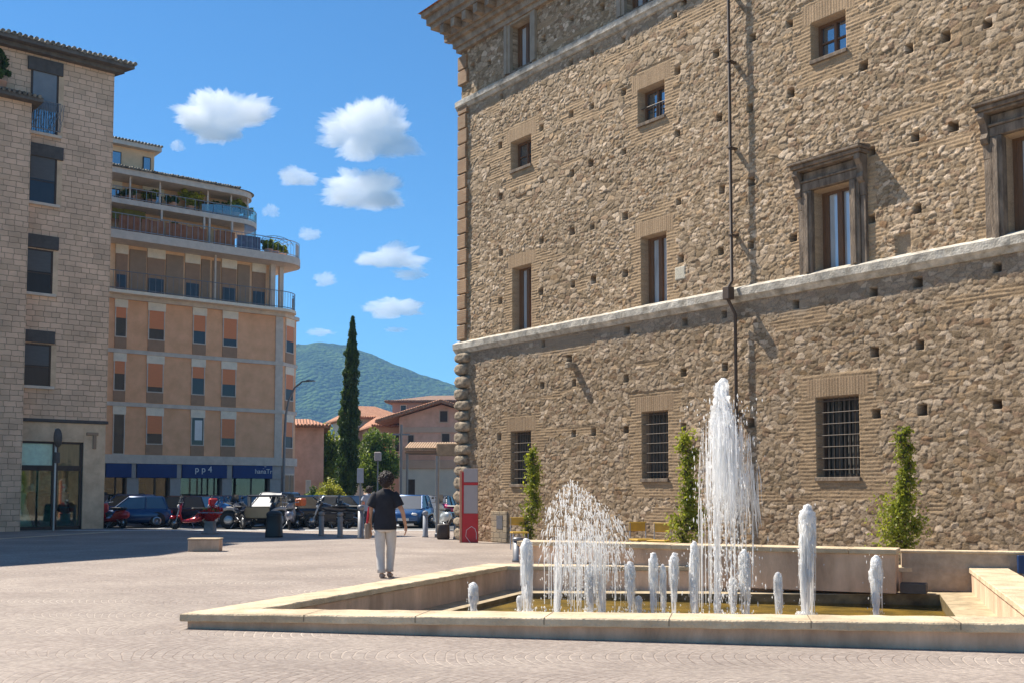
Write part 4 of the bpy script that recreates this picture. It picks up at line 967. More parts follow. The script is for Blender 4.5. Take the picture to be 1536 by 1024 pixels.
def panelrow(z0, z1, y, spec, name):
    for x0, x1, m_ in spec:
        a, b = op(x0, 350)[0], op(x1, 350)[0]; mb = MB(); k = 6
        for i in range(k): mb.box(lerp(a, b, i / k), lerp(a, b, (i + 1) / k) - .01, y + random.uniform(-.02, .02), y + .03, z0, z1 + random.uniform(-.05, .03))
        mb.build(name, m_, ob)
panelrow(Z4_ + .3, Z4_ + 1.15, -.6, [(172, 205, M['rust']), (206, 240, M['rust']), (242, 304, M['rust']), (314, 346, M['rust'])], 'privacy_screen')
panelrow(Z4_ + .3, Z4_ + 1.1, -.6, [(349, 384, mat('blue_grey_cloth', (.12, .14, .2), .8, .3, 4))], 'privacy_screen')
panelrow(Z4_ + 1.2, Z5_ - .1, .4, [(172, 222, mat('olive_awning', (.2, .16, .02), .8, .2, 3))], 'sun_blind')
a, b = op(172, 290)[0], op(191, 290)[0]
for x0, x1, z0, z1, m_ in ((172, 191, Z5_ + .3, 17.0, 'glass'), (228, 255, Z5_ + .3, 17.0, 'curtain_glass')):
    a, b = op(x0, 290)[0], op(x1, 290)[0]; w_ = MB().box(a, b, 1.14, 1.21, z0, z1).build('terrace_door', M['darkwood'], ob); MB().box(a + .06, b - .06, 1.12, 1.139, z0 + .06, z1 - .06).build('door_pane', M[m_], w_)
    MB().box(a - .1, b + .1, 1.1, 1.139, z1, 17.4).build('lintel_panel', M['cream'], w_)
rail([(x, y) for x, y in ins_(RP, .05)], Z5_ + .26, .6, 'terrace_railing', .5, M['chrome'])
mb = MB(); q_ = ins_(RP, .08)
for a, b in zip(q_[1:], q_[2:]): mb.add([(a[0], a[1], Z5_ + .27), (b[0], b[1], Z5_ + .27), (b[0], b[1], Z5_ + .95), (a[0], a[1], Z5_ + .95)], [(0, 1, 2, 3)])
mb.add([(q_[1][0] - 2.2, q_[1][1], Z5_ + .27), (q_[1][0], q_[1][1], Z5_ + .27), (q_[1][0], q_[1][1], Z5_ + 1.0), (q_[1][0] - 2.2, q_[1][1], Z5_ + .7)], [(0, 1, 2, 3)])
mb.build('glass_windbreak', clearglass('greenish_glass', (.6, .8, .7), .3), ob)
# enclosed glass end on level one
mb = MB(); q_ = ins_(RP, .06)
for a, b in zip(q_[2:], q_[3:]): mb.add([(a[0], a[1], Z4_ + .3), (b[0], b[1], Z4_ + .3), (b[0], b[1], Z5_), (a[0], a[1], Z5_)], [(0, 1, 2, 3)])
mb.build('curved_glazing', clearglass('smoky_glass', (.5, .48, .42), .2), ob)
# roof terrace guard at right end of big slab
rail([(x, y) for x, y in ins_(R4, .06)], Z4_ + .3, .85, 'terrace_railing', .3, M['chrome'])
mb = MB(); q_ = ins_(R4, .1)
for a, b in zip(q_[5:], q_[6:]): mb.add([(a[0], a[1], Z4_ + .3), (b[0], b[1], Z4_ + .3), (b[0], b[1], Z4_ + 1.1), (a[0], a[1], Z4_ + 1.1)], [(0, 1, 2, 3)])
mb.build('stone_parapet', M['greyband'], ob)
mb = MB(); c_ = Vector((-.1, .2, Z4_ + 1.15))
for k in range(4):
    r_ = .75 - k * .12; mb.tube([(c_.x - .2 + r_ * math.cos(a) * 1.3, c_.y + k * .25, c_.z + r_ * .55 * math.sin(a)) for a in np.linspace(0, math.pi, 12)], .014, 4)
for a in np.linspace(.3, 2.8, 7): mb.tube([(c_.x - .2 + .4 * math.cos(a), c_.y + .7, c_.z), (c_.x - .2 + .95 * math.cos(a), c_.y, c_.z + .4 * math.sin(a))], .012, 4)
mb.build('wire_arch', M['darkiron'], ob)
# roof box
t0, t1 = XL, op(255, 235)[0]
MB().prism([(t0, 1.6), (t1 - .25, 1.6), (t1 - .25, 6), (t0, 6)], 17.9, op(252, 222)[1] + .1).build('roof_room', M['creamwall'], ob)
zt = op(252, 222)[1] + .1
MB().prism([(t0, 1.2), (t1, 1.2), (t1, 6.3), (t0, 6.3)], zt + .002, zt + .22).build('roof_room_eaves', M['greyband'], ob)
mb = MB()
for i in range(50): x = lerp(t0, t1, i / 49); mb.tube([(x, 1.15, zt + .27), (x, 3, zt + .5)], .07, 5)
mb.build('roof_room_tiles', M['greyroof'], ob)
for x0, x1 in ((176, 197), (230, 242)):
    a, b = op(x0, 240)[0], op(x1, 240)[0]; w_ = MB().box(a, b, 1.55, 1.61, 18.1, 19.1).build('window', M['darkwood'], ob); MB().box(a + .05, b - .05, 1.53, 1.549, 18.15, 19.05).build('pane', M['glass'], w_)
# ground floor: pillars, boards, shop glass
for (x0, x1), (x2, x3) in zip(((140, 156), (190, 208), (255, 271), (333, 348), (405, 421)), ((140, 158), (197, 204), (265, 272), (340, 348), (408, 421))):
    a, b = op(x0, 730)[0], op(x1, 730)[0]; mb = MB(); mb.bbox(a, b, .0, .55, -.05, Z0 - .7, .01)
    a, b = op(x2, 695)[0], op(x3, 695)[0]; mb.bbox(a, b, -.05, .5, Z0 - 1.15, Z0 - .425, .01); mb.build('pillar', M['pillar'], ob)
bd = []
for x0, x1 in ((158, 196.5), (204.5, 264.5), (272.5, 339.5), (348.5, 407.5)):
    a, b = op(x0, 695)[0], op(x1, 695)[0]; bd.append((a, b, MB().bbox(a, b, -.12, .1, Z0 - 1.13, Z0 - .425, .015).build('sign_board', M['awning'], ob)))
for x0, x1 in ((157, 190), (208, 255), (271, 333), (348, 405)):
    a, b = op(x0, 730)[0], op(x1, 730)[0]
    w_ = MB().box(a, a + .06, .3, .4, 0, Z0 - 1.1).box(b - .06, b, .3, .4, 0, Z0 - 1.1).box(lerp(a, b, .55), lerp(a, b, .55) + .06, .3, .4, 0, Z0 - 1.1).build('shop_frame', M['darkiron'], ob)
    MB().box(a, b, .34, .36, 0, Z0 - 1.1).build('shop_pane', clearglass('shop_front_glass', (.6, .6, .55), .08), w_)
MB().prism([(XL, 2.2), (-.3, 2.2), (-1.5, 11), (XL, 11)], -.05, Z0 - .42).build('shop_interior', mat('shop_back', (.03, .02, .012), .8, .5, .7, col2=(.09, .06, .02)), ob)
mb = MB()
for x, w2, hh, m_ in ((215, .5, 1.9, 0), (290, .9, 2.0, 1), (362, .35, 1.8, 0), (302, .25, 2.0, 1), (176, .4, 1.6, 0)):
    a = op(x, 730)[0]; mb.bbox(a - w2, a + w2, 1.0, 1.3, 0, hh, .03, m_)
mb.build('shop_display', [mat('olive_display', (.22, .2, .04), .8, .4, 3), mat('amber_display', (.2, .12, .04), .8, .4, 2)], ob)
MB().prism([(cl_.x * .1, cl_.y * .1), (cl_.x, cl_.y), (cl_.x - 1.5, 5), (-2, 4)], -.05, Z0 - .42).build('corner_wall', M['pillar'], ob)
cwd = thing('corner_shop_window', None, None); cwd.parent = ob; cwd.rotation_euler = (0, 0, math.atan2(cl_.y, cl_.x))
w_ = MB().box(.25, 1.4, -.08, -.02, .1, 2.45).build('corner_window_frame', M['greyband'], cwd)
MB().box(.33, .8, -.1, -.081, .15, 2.35).box(.88, 1.32, -.1, -.081, .15, 2.35).build('pane', M['dark_glass'], w_)
def text(body_, size, x, y, z, parent, m):
    c = bpy.data.curves.new('lettering', 'FONT'); c.body = body_; c.size = size; c.align_x = 'CENTER'; c.extrude = .008
    tmp = bpy.data.objects.new('lettering_curve', c); COL.objects.link(tmp); dg = bpy.context.evaluated_depsgraph_get()
    me_ = bpy.data.meshes.new_from_object(tmp.evaluated_get(dg)); bpy.data.objects.remove(tmp)
    me_.materials.clear(); me_.materials.append(m); o_ = bpy.data.objects.new('lettering', me_); COL.objects.link(o_); o_.parent = parent
    o_.location = (x, y, z); o_.rotation_euler = (R(90), 0, 0); return o_
tx = op(304, 695)[0]; text('p p 4', .46, tx, -.135, Z0 - .82, bd[2][2], M['white'])
tx = op(394, 695)[0]; text('hanaTr', .36, tx, -.135, Z0 - .86, bd[3][2], M['white']); text('..\'\'\'', .2, tx + .05, -.135, Z0 - .6, bd[3][2], M['white'])
# terrace plants
def tplant(label, x, y, yl, zb, r_, h_, m, sd, pot=True):
    t = op(x, y)[0]; p = Vector((OC.x, OC.y, 0)) + Vector((OD[0], OD[1], 0)) * t + Vector((-OD[1], OD[0], 0)) * yl; p.z = zb
    th = thing('terrace_plant', label, 'plant', p, ORZ, 'plants on the apartment terraces')
    P, tn = crown_pts(1400, (0, 0, .3 + h_ / 2), (r_, .35, h_ / 2), 14, sd); P[:, 2] = np.maximum(P[:, 2], .1); leaves('foliage', P, .17, m, th, light=tn)
    MB().lathe([(.18, 0), (.25, .33), (.27, .34), (.2, .32)], n=12).build('pot', M['terra'], th)
tplant('bright yellow-green palm plant in the middle of the upper terrace', 290, 300, .5, Z5_ + .26, .8, 1.1, M['leaf_yellow'], 21)
tplant('green plants in pot left of the glass windbreak on the upper terrace', 333, 310, .4, Z5_ + .26, .6, .5, M['leaf_mid'], 22)
tplant('tall green plant behind the glass at the rounded end of upper terrace', 374, 320, .7, Z5_ + .26, .7, 1.0, M['leaf_bright'], 23)
tplant('low dark plant by the seating on the upper terrace', 262, 300, .4, Z5_ + .26, .5, .4, M['leaf_dark'], 24)
tplant('leafy plants behind the rail at the right end of the lower terrace', 412, 385, .0, Z4_ + .3, .6, .5, M['leaf_mid'], 25)
tplant('pale green plant at the very tip of the lower terrace', 427, 385, .4, Z4_ + .3, .45, .5, M['leaf_bright'], 26)
tplant('low spreading green plant at the left end of the upper terrace', 200, 300, .5, Z5_ + .26, .5, .4, M['leaf_mid'], 31)
tplant('round green shrub behind the rust screens of the lower terrace', 268, 350, .3, Z4_ + .3, .5, .9, M['leaf_mid'], 32)
tplant('spiky green plants between the posts near the left of the upper terrace', 232, 300, .55, Z5_ + .26, .5, .7, M['leaf_bright'], 27)
tplant('trailing green plant over the glass guard of the upper terrace', 356, 318, .25, Z5_ + .26, .5, .8, M['leaf_bright'], 28)
tplant('bushy green plant by the glazed end of the lower terrace', 400, 378, -.2, Z4_ + .3, .5, .6, M['leaf_bright'], 29)
def furn(label, x, yl, zb):
    t = op(x, 300)[0]; p = Vector((OC.x, OC.y, 0)) + Vector((OD[0], OD[1], 0)) * t + Vector((-OD[1], OD[0], 0)) * yl; p.z = zb
    th = thing('terrace_table', label, 'table', p, ORZ)
    MB().bbox(-.6, .6, -.35, .35, .68, .72, .01).build('table_top', M['panel'], th)
    for a, b in ((-.5, -.28), (.5, -.28), (-.5, .28), (.5, .28)): MB().box(a - .025, a + .025, b - .025, b + .025, 0, .679).build('leg', M['darkwood'], th)
furn('brown table on the upper terrace left of the yellow-green palm', 215, .5, Z5_ + .26)
furn('brown table on the upper terrace beside the potted green plants', 315, .55, Z5_ + .26)

# ------------------------------------------------------------------ small houses
def house(name, label, cx, D_, wpx, zt, dpth, ang, wallm, rise=1.2, ov=.5, wins=(), base=0, roofm=None, gable=False):
    c = gd(cx, D_); W_ = wpx * D_ / F
    th = thing(name, label, 'house', c, ang)
    mb = MB(); x0, x1 = -W_ / 2, W_ / 2
    mb.box(x0, x1, 0, dpth, base - .1, zt); mb.build('wall', wallm, th)
    mb = MB(); ym = dpth / 2; a, b = x0 - ov, x1 + ov; k = (0 if gable else min((b - a) * .35, dpth * .5))
    mb.add([(a, -ov, zt - .02), (b, -ov, zt - .02), (b, dpth + ov, zt - .02), (a, dpth + ov, zt - .02), (a + k, ym, zt + rise), (b - k, ym, zt + rise), (a, -ov, zt + .13), (b, -ov, zt + .13), (b, dpth + ov, zt + .13), (a, dpth + ov, zt + .13)],
           [(3, 2, 1, 0), (0, 1, 7, 6), (1, 2, 8, 7), (2, 3, 9, 8), (3, 0, 6, 9), (6, 7, 5, 4), (7, 8, 5), (8, 9, 4, 5), (9, 6, 4)])
    x = a
    while x < b:
        mb.tube([(x, -ov - .05, zt + .15), (x, -ov + .5, zt + .15 + rise * .5 / (ym + ov))], .09, 5); x += .25
    mb.build('roof', roofm or M['roof'], th)
    for (u0, u1, z0, z1, m_) in wins:
        a, b = lerp(x0, x1, u0), lerp(x0, x1, u1)
        w_ = MB().box(a - .06, b + .06, -.05, .02, z0 - .06, z1 + .06).build('window', M['cream'], th)
        MB().box(a, b, -.07, -.052, z0, z1).build('pane', m_, w_)
    return th
house('small_house', 'small terracotta plastered house with tiled roof beside the apartment block', 452, 76, 66, 6.0, 9, R(12), M['terra'], .9, .45, [(.62, .7, .2, 2.2, M['greyband'])])
z_ = lambda y, D_: atd(700, y, D_).z
MG = M['dark_glass']
D_ = 98; th = thing('tiled_house', 'large terracotta house with low gable roof and two small windows right of the dark tree', 'house', gd(662, D_), R(-3))
k_ = D_ / F; xa, xb = -64 * k_, 66 * k_; zt = z_(634, D_); zr = z_(604, D_); ov = 34 * k_; sl2 = (zr - zt) / (-xa + ov)
MB().add([(xa, 0, -.1), (xb, 0, -.1), (xb, 0, zr - xb * sl2 - .1), (0, 0, zr - .12), (xa, 0, zr + xa * sl2 - .1), (xa, 11, -.1), (xb, 11, -.1), (xb, 11, zr - xb * sl2 - .1), (0, 11, zr - .12), (xa, 11, zr + xa * sl2 - .1)], [(0, 1, 2, 3, 4), (9, 8, 7, 6, 5), (0, 4, 9, 5), (1, 6, 7, 2), (4, 3, 8, 9), (3, 2, 7, 8)]).build('wall', M['terra'], th)
mb = MB()
for sg, xe in ((-1, xa - ov), (1, xb + 1)):
    ze = zr - abs(xe) * sl2
    mb.add([(0, -.9, zr), (xe, -.9, ze), (xe, 11.9, ze), (0, 11.9, zr), (0, -.9, zr + .2), (xe, -.9, ze + .2), (xe, 11.9, ze + .2), (0, 11.9, zr + .2)], [(0, 3, 2, 1), (4, 5, 6, 7), (0, 1, 5, 4), (1, 2, 6, 5), (2, 3, 7, 6)])
    for y_ in np.arange(-.8, 11.8, .6): mb.tube([(0, y_, zr + .22), (xe, y_, ze + .22)], .1, 5)
mb.build('roof', M['roof'], th)
MB().box(xa + .3, xb, -.12, -.003, z_(648, D_), z_(640, D_)).build('string_band', M['peach'], th)
for x0, x1, y0, y1 in ((660, 671, 616, 632), (663, 674, 650, 664), (612, 620, 652, 664)):
    a, b = (x0 - 662) * k_, (x1 - 662) * k_; w_ = MB().box(a - .1, b + .1, -.06, .02, z_(y1, D_) - .08, z_(y0, D_) + .08).build('window', M['peach'], th); MB().box(a, b, -.08, -.061, z_(y1, D_), z_(y0, D_)).build('pane', M['darkwood'], w_)
house('tiled_house', 'mauve walled house behind the terracotta one, highest roof on the right', 652, 118, 130, z_(603, 118), 12, R(-6), M['mauve'], 1.3, .7, [(.1, .16, z_(616, 118), z_(607, 118), MG), (.3, .36, z_(616, 118), z_(607, 118), MG)], roofm=tilemat('brown_tiles', (.2, .12, .08), (.36, .22, .15)))
house('tiled_house', 'pale house with tall shuttered windows just right of the cypress', 564, 112, 74, z_(628, 112), 9, R(22), M['whiteplaster'], 1.7, .8, [(.1, .2, z_(665, 112), z_(640, 112), M['mauve']), (.35, .45, z_(665, 112), z_(640, 112), M['shutter']), (.6, .7, z_(665, 112), z_(640, 112), MG)])
house('tiled_house', 'peach house with orange shutters between pale house and terracotta house', 590, 104, 50, z_(640, 104), 9, R(18), M['peach'], 1.4, .6, [(.15, .3, z_(676, 104), z_(650, 104), M['shutter']), (.55, .7, z_(676, 104), z_(650, 104), MG)])
# cream flat building in front + canopy
c = gd(656, 62); sh = thing('flat_roofed_shop', 'low cream flat-roofed building right of the walking person', 'building', c, R(-3))
W_ = 108 * 62 / F; h_ = atd(600, 692, 62).z
MB().box(-W_ / 2, W_ / 2 + 1.5, 0, 6, -.1, h_ - .4).build('wall', M['whiteplaster'], sh)
MB().bbox(-W_ / 2 - .1, W_ / 2 + 1.5, -.1, 6.1, h_ - .398, h_ + .1, .02).build('fascia', M['peach'], sh)
MB().box(-W_ / 2 - .05, W_ / 2 + 1.45, -.06, 6, h_ + .102, h_ + .9).build('upper_storey', M['terra'], sh)
w_ = MB().box(-W_ / 2 + .25, -W_ / 2 + .95, -.06, .02, 0, 2.3).build('door', M['whiteplaster'], sh); MB().box(-W_ / 2 + .35, -W_ / 2 + .8, -.08, -.061, .05, 2.15).build('door_panel', M['darkwood'], w_)
mb = MB(); 
for i in range(2): mb.box(W_ / 2 - .6 + i * .5, W_ / 2 - .2 + i * .5, -.07, .02, 0, 2.4)
mb.build('shop_door', mat('blue_door', (.02, .06, .14), .4, .2, 4), sh)
# pergola canopy with posts
D_ = 50; a = gd(608, D_); zc = atd(608, 676, D_).z
pg = thing('tiled_canopy', 'narrow peach canopy on slim dark posts left of the palace corner', 'canopy', gd(655, D_), R(-2))
W_ = 92 * D_ / F
mb = MB(); mb.bbox(-W_ / 2, W_ / 2, -.5, 1.2, zc - .12, zc, .02); mb.build('beam', M['spandrel'], pg)
mb = MB()
for i in range(24):
    x = lerp(-W_ / 2, W_ / 2, (i + .5) / 24); mb.tube([(x, -.6, zc + .08), (x, 1.2, zc + .42)], .075, 6)
mb.bbox(W_ * .02, W_ / 2 + .1, -.7, -.52, zc - .25, zc + .35, .04)
mb.build('tile_cover', mat('peach_tiles', (.45, .3, .18), .8, .2, 4, .3, 10), pg)
for x in (-W_ / 2 + .1, .03 * W_, W_ / 2 - .4): MB().tube([(x, -.4, 0), (x, -.4, zc - .12)], .06, 8).build('post', M['steel'], pg)

# ------------------------------------------------------------------ hill
nx_, ny_ = 150, 130
X, Y = np.meshgrid(np.linspace(-760, 420, nx_), np.linspace(1250, 2400, ny_), indexing='ij')
ux = 768 + F * X / Y
sil = np.interp(ux, [0, 300, 440, 478, 520, 560, 600, 640, 690, 800, 1100], [640, 545, 517, 513.5, 518, 531, 550, 566, 579, 610, 700])
ztop_ = 1.5 + (735 - sil) / F * 2000
fal = sstep(1250, 2000, Y); zz = ztop_ * (fal ** 1.15) * (1 - .25 * sstep(2020, 2400, Y)) 
zz += (fbm(X * .012, Y * .006, 101) - .5) * 60 * (fal * (1 - fal) * 3.2) + (fbm(X * .05, Y * .03, 105) - .5) * 10 * fal
zz = np.where(Y > 2380, 0, zz)
V = np.stack([X, Y, zz - 2], -1).reshape(-1, 3); I = (np.arange(nx_ - 1)[:, None] * ny_ + np.arange(ny_ - 1)[None, :]).ravel()
def hillmat():
    m, nt, p, N, L = newmat('wooded_hillside'); p.inputs['Roughness'].default_value = 1; p.inputs['Specular IOR Level'].default_value = .1
    tc = N.new('ShaderNodeTexCoord'); v = N.new('ShaderNodeTexVoronoi'); v.inputs['Scale'].default_value = .12; L.new(tc.outputs['Object'], v.inputs['Vector'])
    n = N.new('ShaderNodeTexNoise'); n.inputs['Scale'].default_value = .018; n.inputs['Detail'].default_value = 10; n.inputs['Roughness'].default_value = .75; L.new(tc.outputs['Object'], n.inputs['Vector'])
    cr = N.new('ShaderNodeValToRGB'); cr.color_ramp.elements[0].position = .38; cr.color_ramp.elements[1].position = .62
    cr.color_ramp.elements[0].color = (.008, .028, .008, 1); cr.color_ramp.elements[1].color = (.055, .1, .022, 1); L.new(n.outputs['Fac'], cr.inputs[0]); L.new(cr.outputs[0], p.inputs['Base Color'])
    b = N.new('ShaderNodeBump'); b.inputs['Strength'].default_value = 1; b.inputs['Distance'].default_value = 9; b.invert = True; L.new(v.outputs['Distance'], b.inputs['Height']); L.new(b.outputs[0], p.inputs['Normal'])
    return m
hl = npmesh('hill', V, np.stack([I, I + ny_, I + ny_ + 1, I + 1], -1), hillmat()); tag(hl, kind='structure')
# mid-distance greenery in front of the hill
nn = 60000; xs = rng.uniform(-150, 20, nn); ys = rng.uniform(220, 420, nn); hz_ = rng.random(nn) ** .7 * (5 + 13 * vnoise(xs * .07, ys * .05, 9))
wd = leaves('distant_wood', np.stack([xs, ys, hz_], -1), .9, M['leaf_mid'], asp=.9, light=vnoise(xs * .1, ys * .1, 12) * .9); tag(wd, 'band of green woodland below the hill beyond the houses', 'woodland', kind='stuff')

# ------------------------------------------------------------------ vehicles
def paint(name, c, metal=.3): return mat(name, c, .3, .04, 3, metal=metal, coat=.6)
CARP = {}
def car(label, col, px, D_, rot, L_=3.9, W_=1.68, H_=1.45, hood=.24, boot=.12, group='vehicles parked behind the bollards', cname='parked_car'):
    th = thing(cname, label, 'car', gd(px, D_), rot, group)
    if col not in CARP: CARP[col] = paint('car_paint', col)
    pm = CARP[col]; hw = W_ / 2; zb, zbelt = .22, H_ * .6
    xs = [0, .02, .08, .2, .35, .5, .65, .8, .92, .98, 1]
    top = lambda s: np.interp(s, [0, .02, hood, hood + .06, 1 - boot, .97, 1], [zbelt * .62, zbelt * .78, zbelt * .93, zbelt, zbelt * 1.02, zbelt * .98, zbelt * .7])
    wd_ = lambda s: np.interp(s, [0, .05, .2, .8, .95, 1], [.78, .92, 1, 1, .93, .84]) * hw
    mb = MB(); rings = []
    sec = []
    for s in xs:
        w__, t_ = wd_(s), float(top(s)); b_ = zb + (.12 if s in (0, 1) else 0)
        sec.append([(w__ * .9, b_), (w__, b_ + .12), (w__ * 1.02, lerp(b_, t_, .55)), (w__ * .97, t_ - .06), (w__ * .86, t_), (w__ * .4, t_ + .03), (-w__ * .4, t_ + .03), (-w__ * .86, t_), (-w__ * .97, t_ - .06), (-w__ * 1.02, lerp(b_, t_, .55)), (-w__, b_ + .12), (-w__ * .9, b_)])
    k = len(sec[0]); vs = [((.5 - s) * L_, y, z) for s, sc_ in zip(xs, sec) for y, z in sc_]
    fs = [(i * k + j, i * k + (j + 1) % k, (i + 1) * k + (j + 1) % k, (i + 1) * k + j) for i in range(len(xs) - 1) for j in range(k)] + [tuple(range(k - 1, -1, -1)), tuple((len(xs) - 1) * k + j for j in range(k))]
    mb.add(vs, fs, 0, True); mb.build('body', pm, th)
    x0, x1 = (.5 - hood) * L_, (boot * .5 - .5) * L_
    # greenhouse
    A = [(x0, hw * .86, zbelt - .03), (x1, hw * .84, zbelt - .03), (x1, -hw * .84, zbelt - .03), (x0, -hw * .86, zbelt - .03)]
    xa, xb = x0 - .2 * L_, x1 + .07 * L_
    Bp = [(xa, hw * .68, H_ - .04), (xb, hw * .66, H_ - .05), (xb, -hw * .66, H_ - .05), (xa, -hw * .68, H_ - .04)]
    gm = MB().add(A + Bp, [(0, 1, 5, 4), (1, 2, 6, 5), (2, 3, 7, 6), (3, 0, 4, 7)]); gm.build('windows', M['car_glass'], th)
    rf = MB(); C_ = [(x * .96 + (xa + xb) / 2 * .04, y * .9, z + .05) for x, y, z in Bp]
    rf.add(Bp + C_, [(0, 1, 5, 4), (1, 2, 6, 5), (2, 3, 7, 6), (3, 0, 4, 7), (4, 5, 6, 7)], 0, True)
    for a, b in zip(A, Bp): rf.tube([a, b], .035, 5)
    for sg in (1, -1):
        xm = (xa + xb) / 2; rf.tube([(xm, sg * hw * .87, zbelt - .02), (xm, sg * hw * .68, H_ - .04)], .035, 5)
    rf.build('roof', pm, th)
    for sx in (.31, -.31):
        for sy in (1, -1):
            wl = MB().lathe([(.2, -.1), (.29, -.1), (.315, -.06), (.315, .06), (.29, .1), (.2, .1)], (sx * L_, sy * (hw - .09), .315), 20, ax='y').build('wheel', M['tyre'], th)
            y_ = sy * (hw + .012) ; rm = MB().lathe([(.2, 0), (.19, .01 * sy), (.05, -.02 * sy), (.03, .01 * sy)], (sx * L_, y_, .315), 14, ax='y')
            rm.build('rim', M['rim'], wl)
            MB().lathe([(.37, 0), (.36, .012), (.01, .012)], (sx * L_, sy * (hw * 1.0) - (.012 if sy > 0 else 0), .36), 18, ax='y').build('wheel_arch', M['blackplastic'], th)
    for sy in (1, -1):
        MB().ball((.485 * L_, sy * hw * .62, zbelt * .7), .12, 8, sc=(.5, 1.3, .6)).build('headlight', M['lamp_glass'], th)
        MB().ball((-.49 * L_, sy * hw * .68, zbelt * .8), .1, 8, sc=(.4, 1, 1)).build('tail_light', M['red'], th)
        MB().ball((x0 - .12 * L_, sy * (hw + .06), zbelt + .02), .09, 8, sc=(.6, .9, .7)).build('mirror', pm, th)
    for a, b, c, d in ((.475, .512, .34, .46), (-.512, -.485, .4, .52)): MB().bbox(a * L_, b * L_, -.26, .26, c, d, .008).build('number_plate', M['white'], th)
    for a, b in ((.47, .508), (-.508, -.47)): MB().bbox(a * L_, b * L_, -hw * .8, hw * .8, .24, .33, .02).build('bumper', M['blackplastic'], th)
    th.scale = (.88, .88, .88)
    return th
M['car_glass'] = glassmat('car_glass', (.015, .02, .026), .14)
M['lamp_glass'] = mat('headlight_glass', (.7, .7, .7), .15, 0)
car('navy blue hatchback, leftmost vehicle beside the stone building', (.012, .05, .14), 203, 43.8, R(196), 3.4)
car('dark maroon estate between the navy hatchback and the red scooter', (.06, .025, .035), 268, 46, R(172), 3.9)
car('blue car behind the navy hatchback with only its roof showing', (.02, .09, .28), 190, 49.5, R(170), 3.6, H_=1.5)
car('dark car with lilac sheen behind the maroon estate', (.08, .06, .12), 322, 49, R(185), 4.0)
car('black van-like car right behind the black litter bin', (.015, .02, .035), 412, 45, R(250), 3.6, H_=1.62)
car('blue car behind the motorcycles in front of the navy sign board', (.03, .12, .3), 380, 49, R(180), 3.9)
car('silver blue hatchback farthest back beside the pink house', (.2, .24, .3), 452, 52, R(200), 3.7)
car('black hatchback with red tail light left of the first bollard', (.012, .018, .03), 458, 44.6, R(28), 3.7)
car('steel blue car with tilted windscreen behind the two grey bollards', (.1, .16, .24), 500, 46.5, R(215), 3.8)
car('black car behind the signpost bollard', (.012, .013, .018), 532, 45, R(330), 3.8)
car('bright blue small car right of the walking person', (.025, .09, .24), 618, 44, R(262), 3.3, 1.6, 1.5)
car('dark car partly hidden right of the bright blue car', (.02, .02, .025), 655, 47, R(262), 3.6)
# old open jeep-like vehicle with beige door
th = thing('vintage_car', 'old dark roadster with beige door and round fenders beside the litter bin', 'car', gd(386, 42.6), R(188), 'vehicles parked behind the bollards')
mb = MB(); mb.bbox(-1.4, 1.3, -.6, .6, .38, .82, .06); mb.bbox(.45, 1.4, -.4, .4, .82, 1.02, .08); mb.build('body', M['blackplastic'], th)
for sx in (1.0, -1.0):
    for sy in (1, -1):
        wl = MB().lathe([(.24, -.07), (.33, -.07), (.35, 0), (.33, .07), (.24, .07)], (sx, sy * .66, .35), 22, ax='y').build('wheel', M['tyre'], th)
        MB().lathe([(.25, 0), (.24, .02 * sy), (.06, .05 * sy), (.02, .05 * sy)], (sx, sy * .7, .35), 14, ax='y').build('rim', M['chrome'], wl)
        fd = MB(); pts = [(sx + .46 * math.cos(a), sy * .66, .35 + .46 * math.sin(a)) for a in np.linspace(-.1, 3.2, 12)]; fd.tube(pts, .07, 6); fd.build('fender', M['pillar'], th)
for sy in (1, -1): MB().bbox(-.55, .42, sy * .61 - .02, sy * .61 + .02, .42, .86, .03).build('door', mat('beige_door', (.3, .24, .14), .5, .1, 4), th)
MB().bbox(-1.1, .3, -.55, .55, 1.25, 1.33, .03).build('soft_top', M['jeans'], th)
mb = MB().box(.28, .31, -.5, .5, .84, 1.26); mb.build('windscreen', M['car_glass'], th)
for x in (-1.05, .27):
    for y in (-.52, .52): MB().tube([(x, y, .8), (x, y, 1.27)], .02, 5).build('roof_strut', M['steel'], th)
MB().ball((1.42, .3, .75), .1, 8).ball((1.42, -.3, .75), .1, 8).build('headlight', M['lamp_glass'], th)

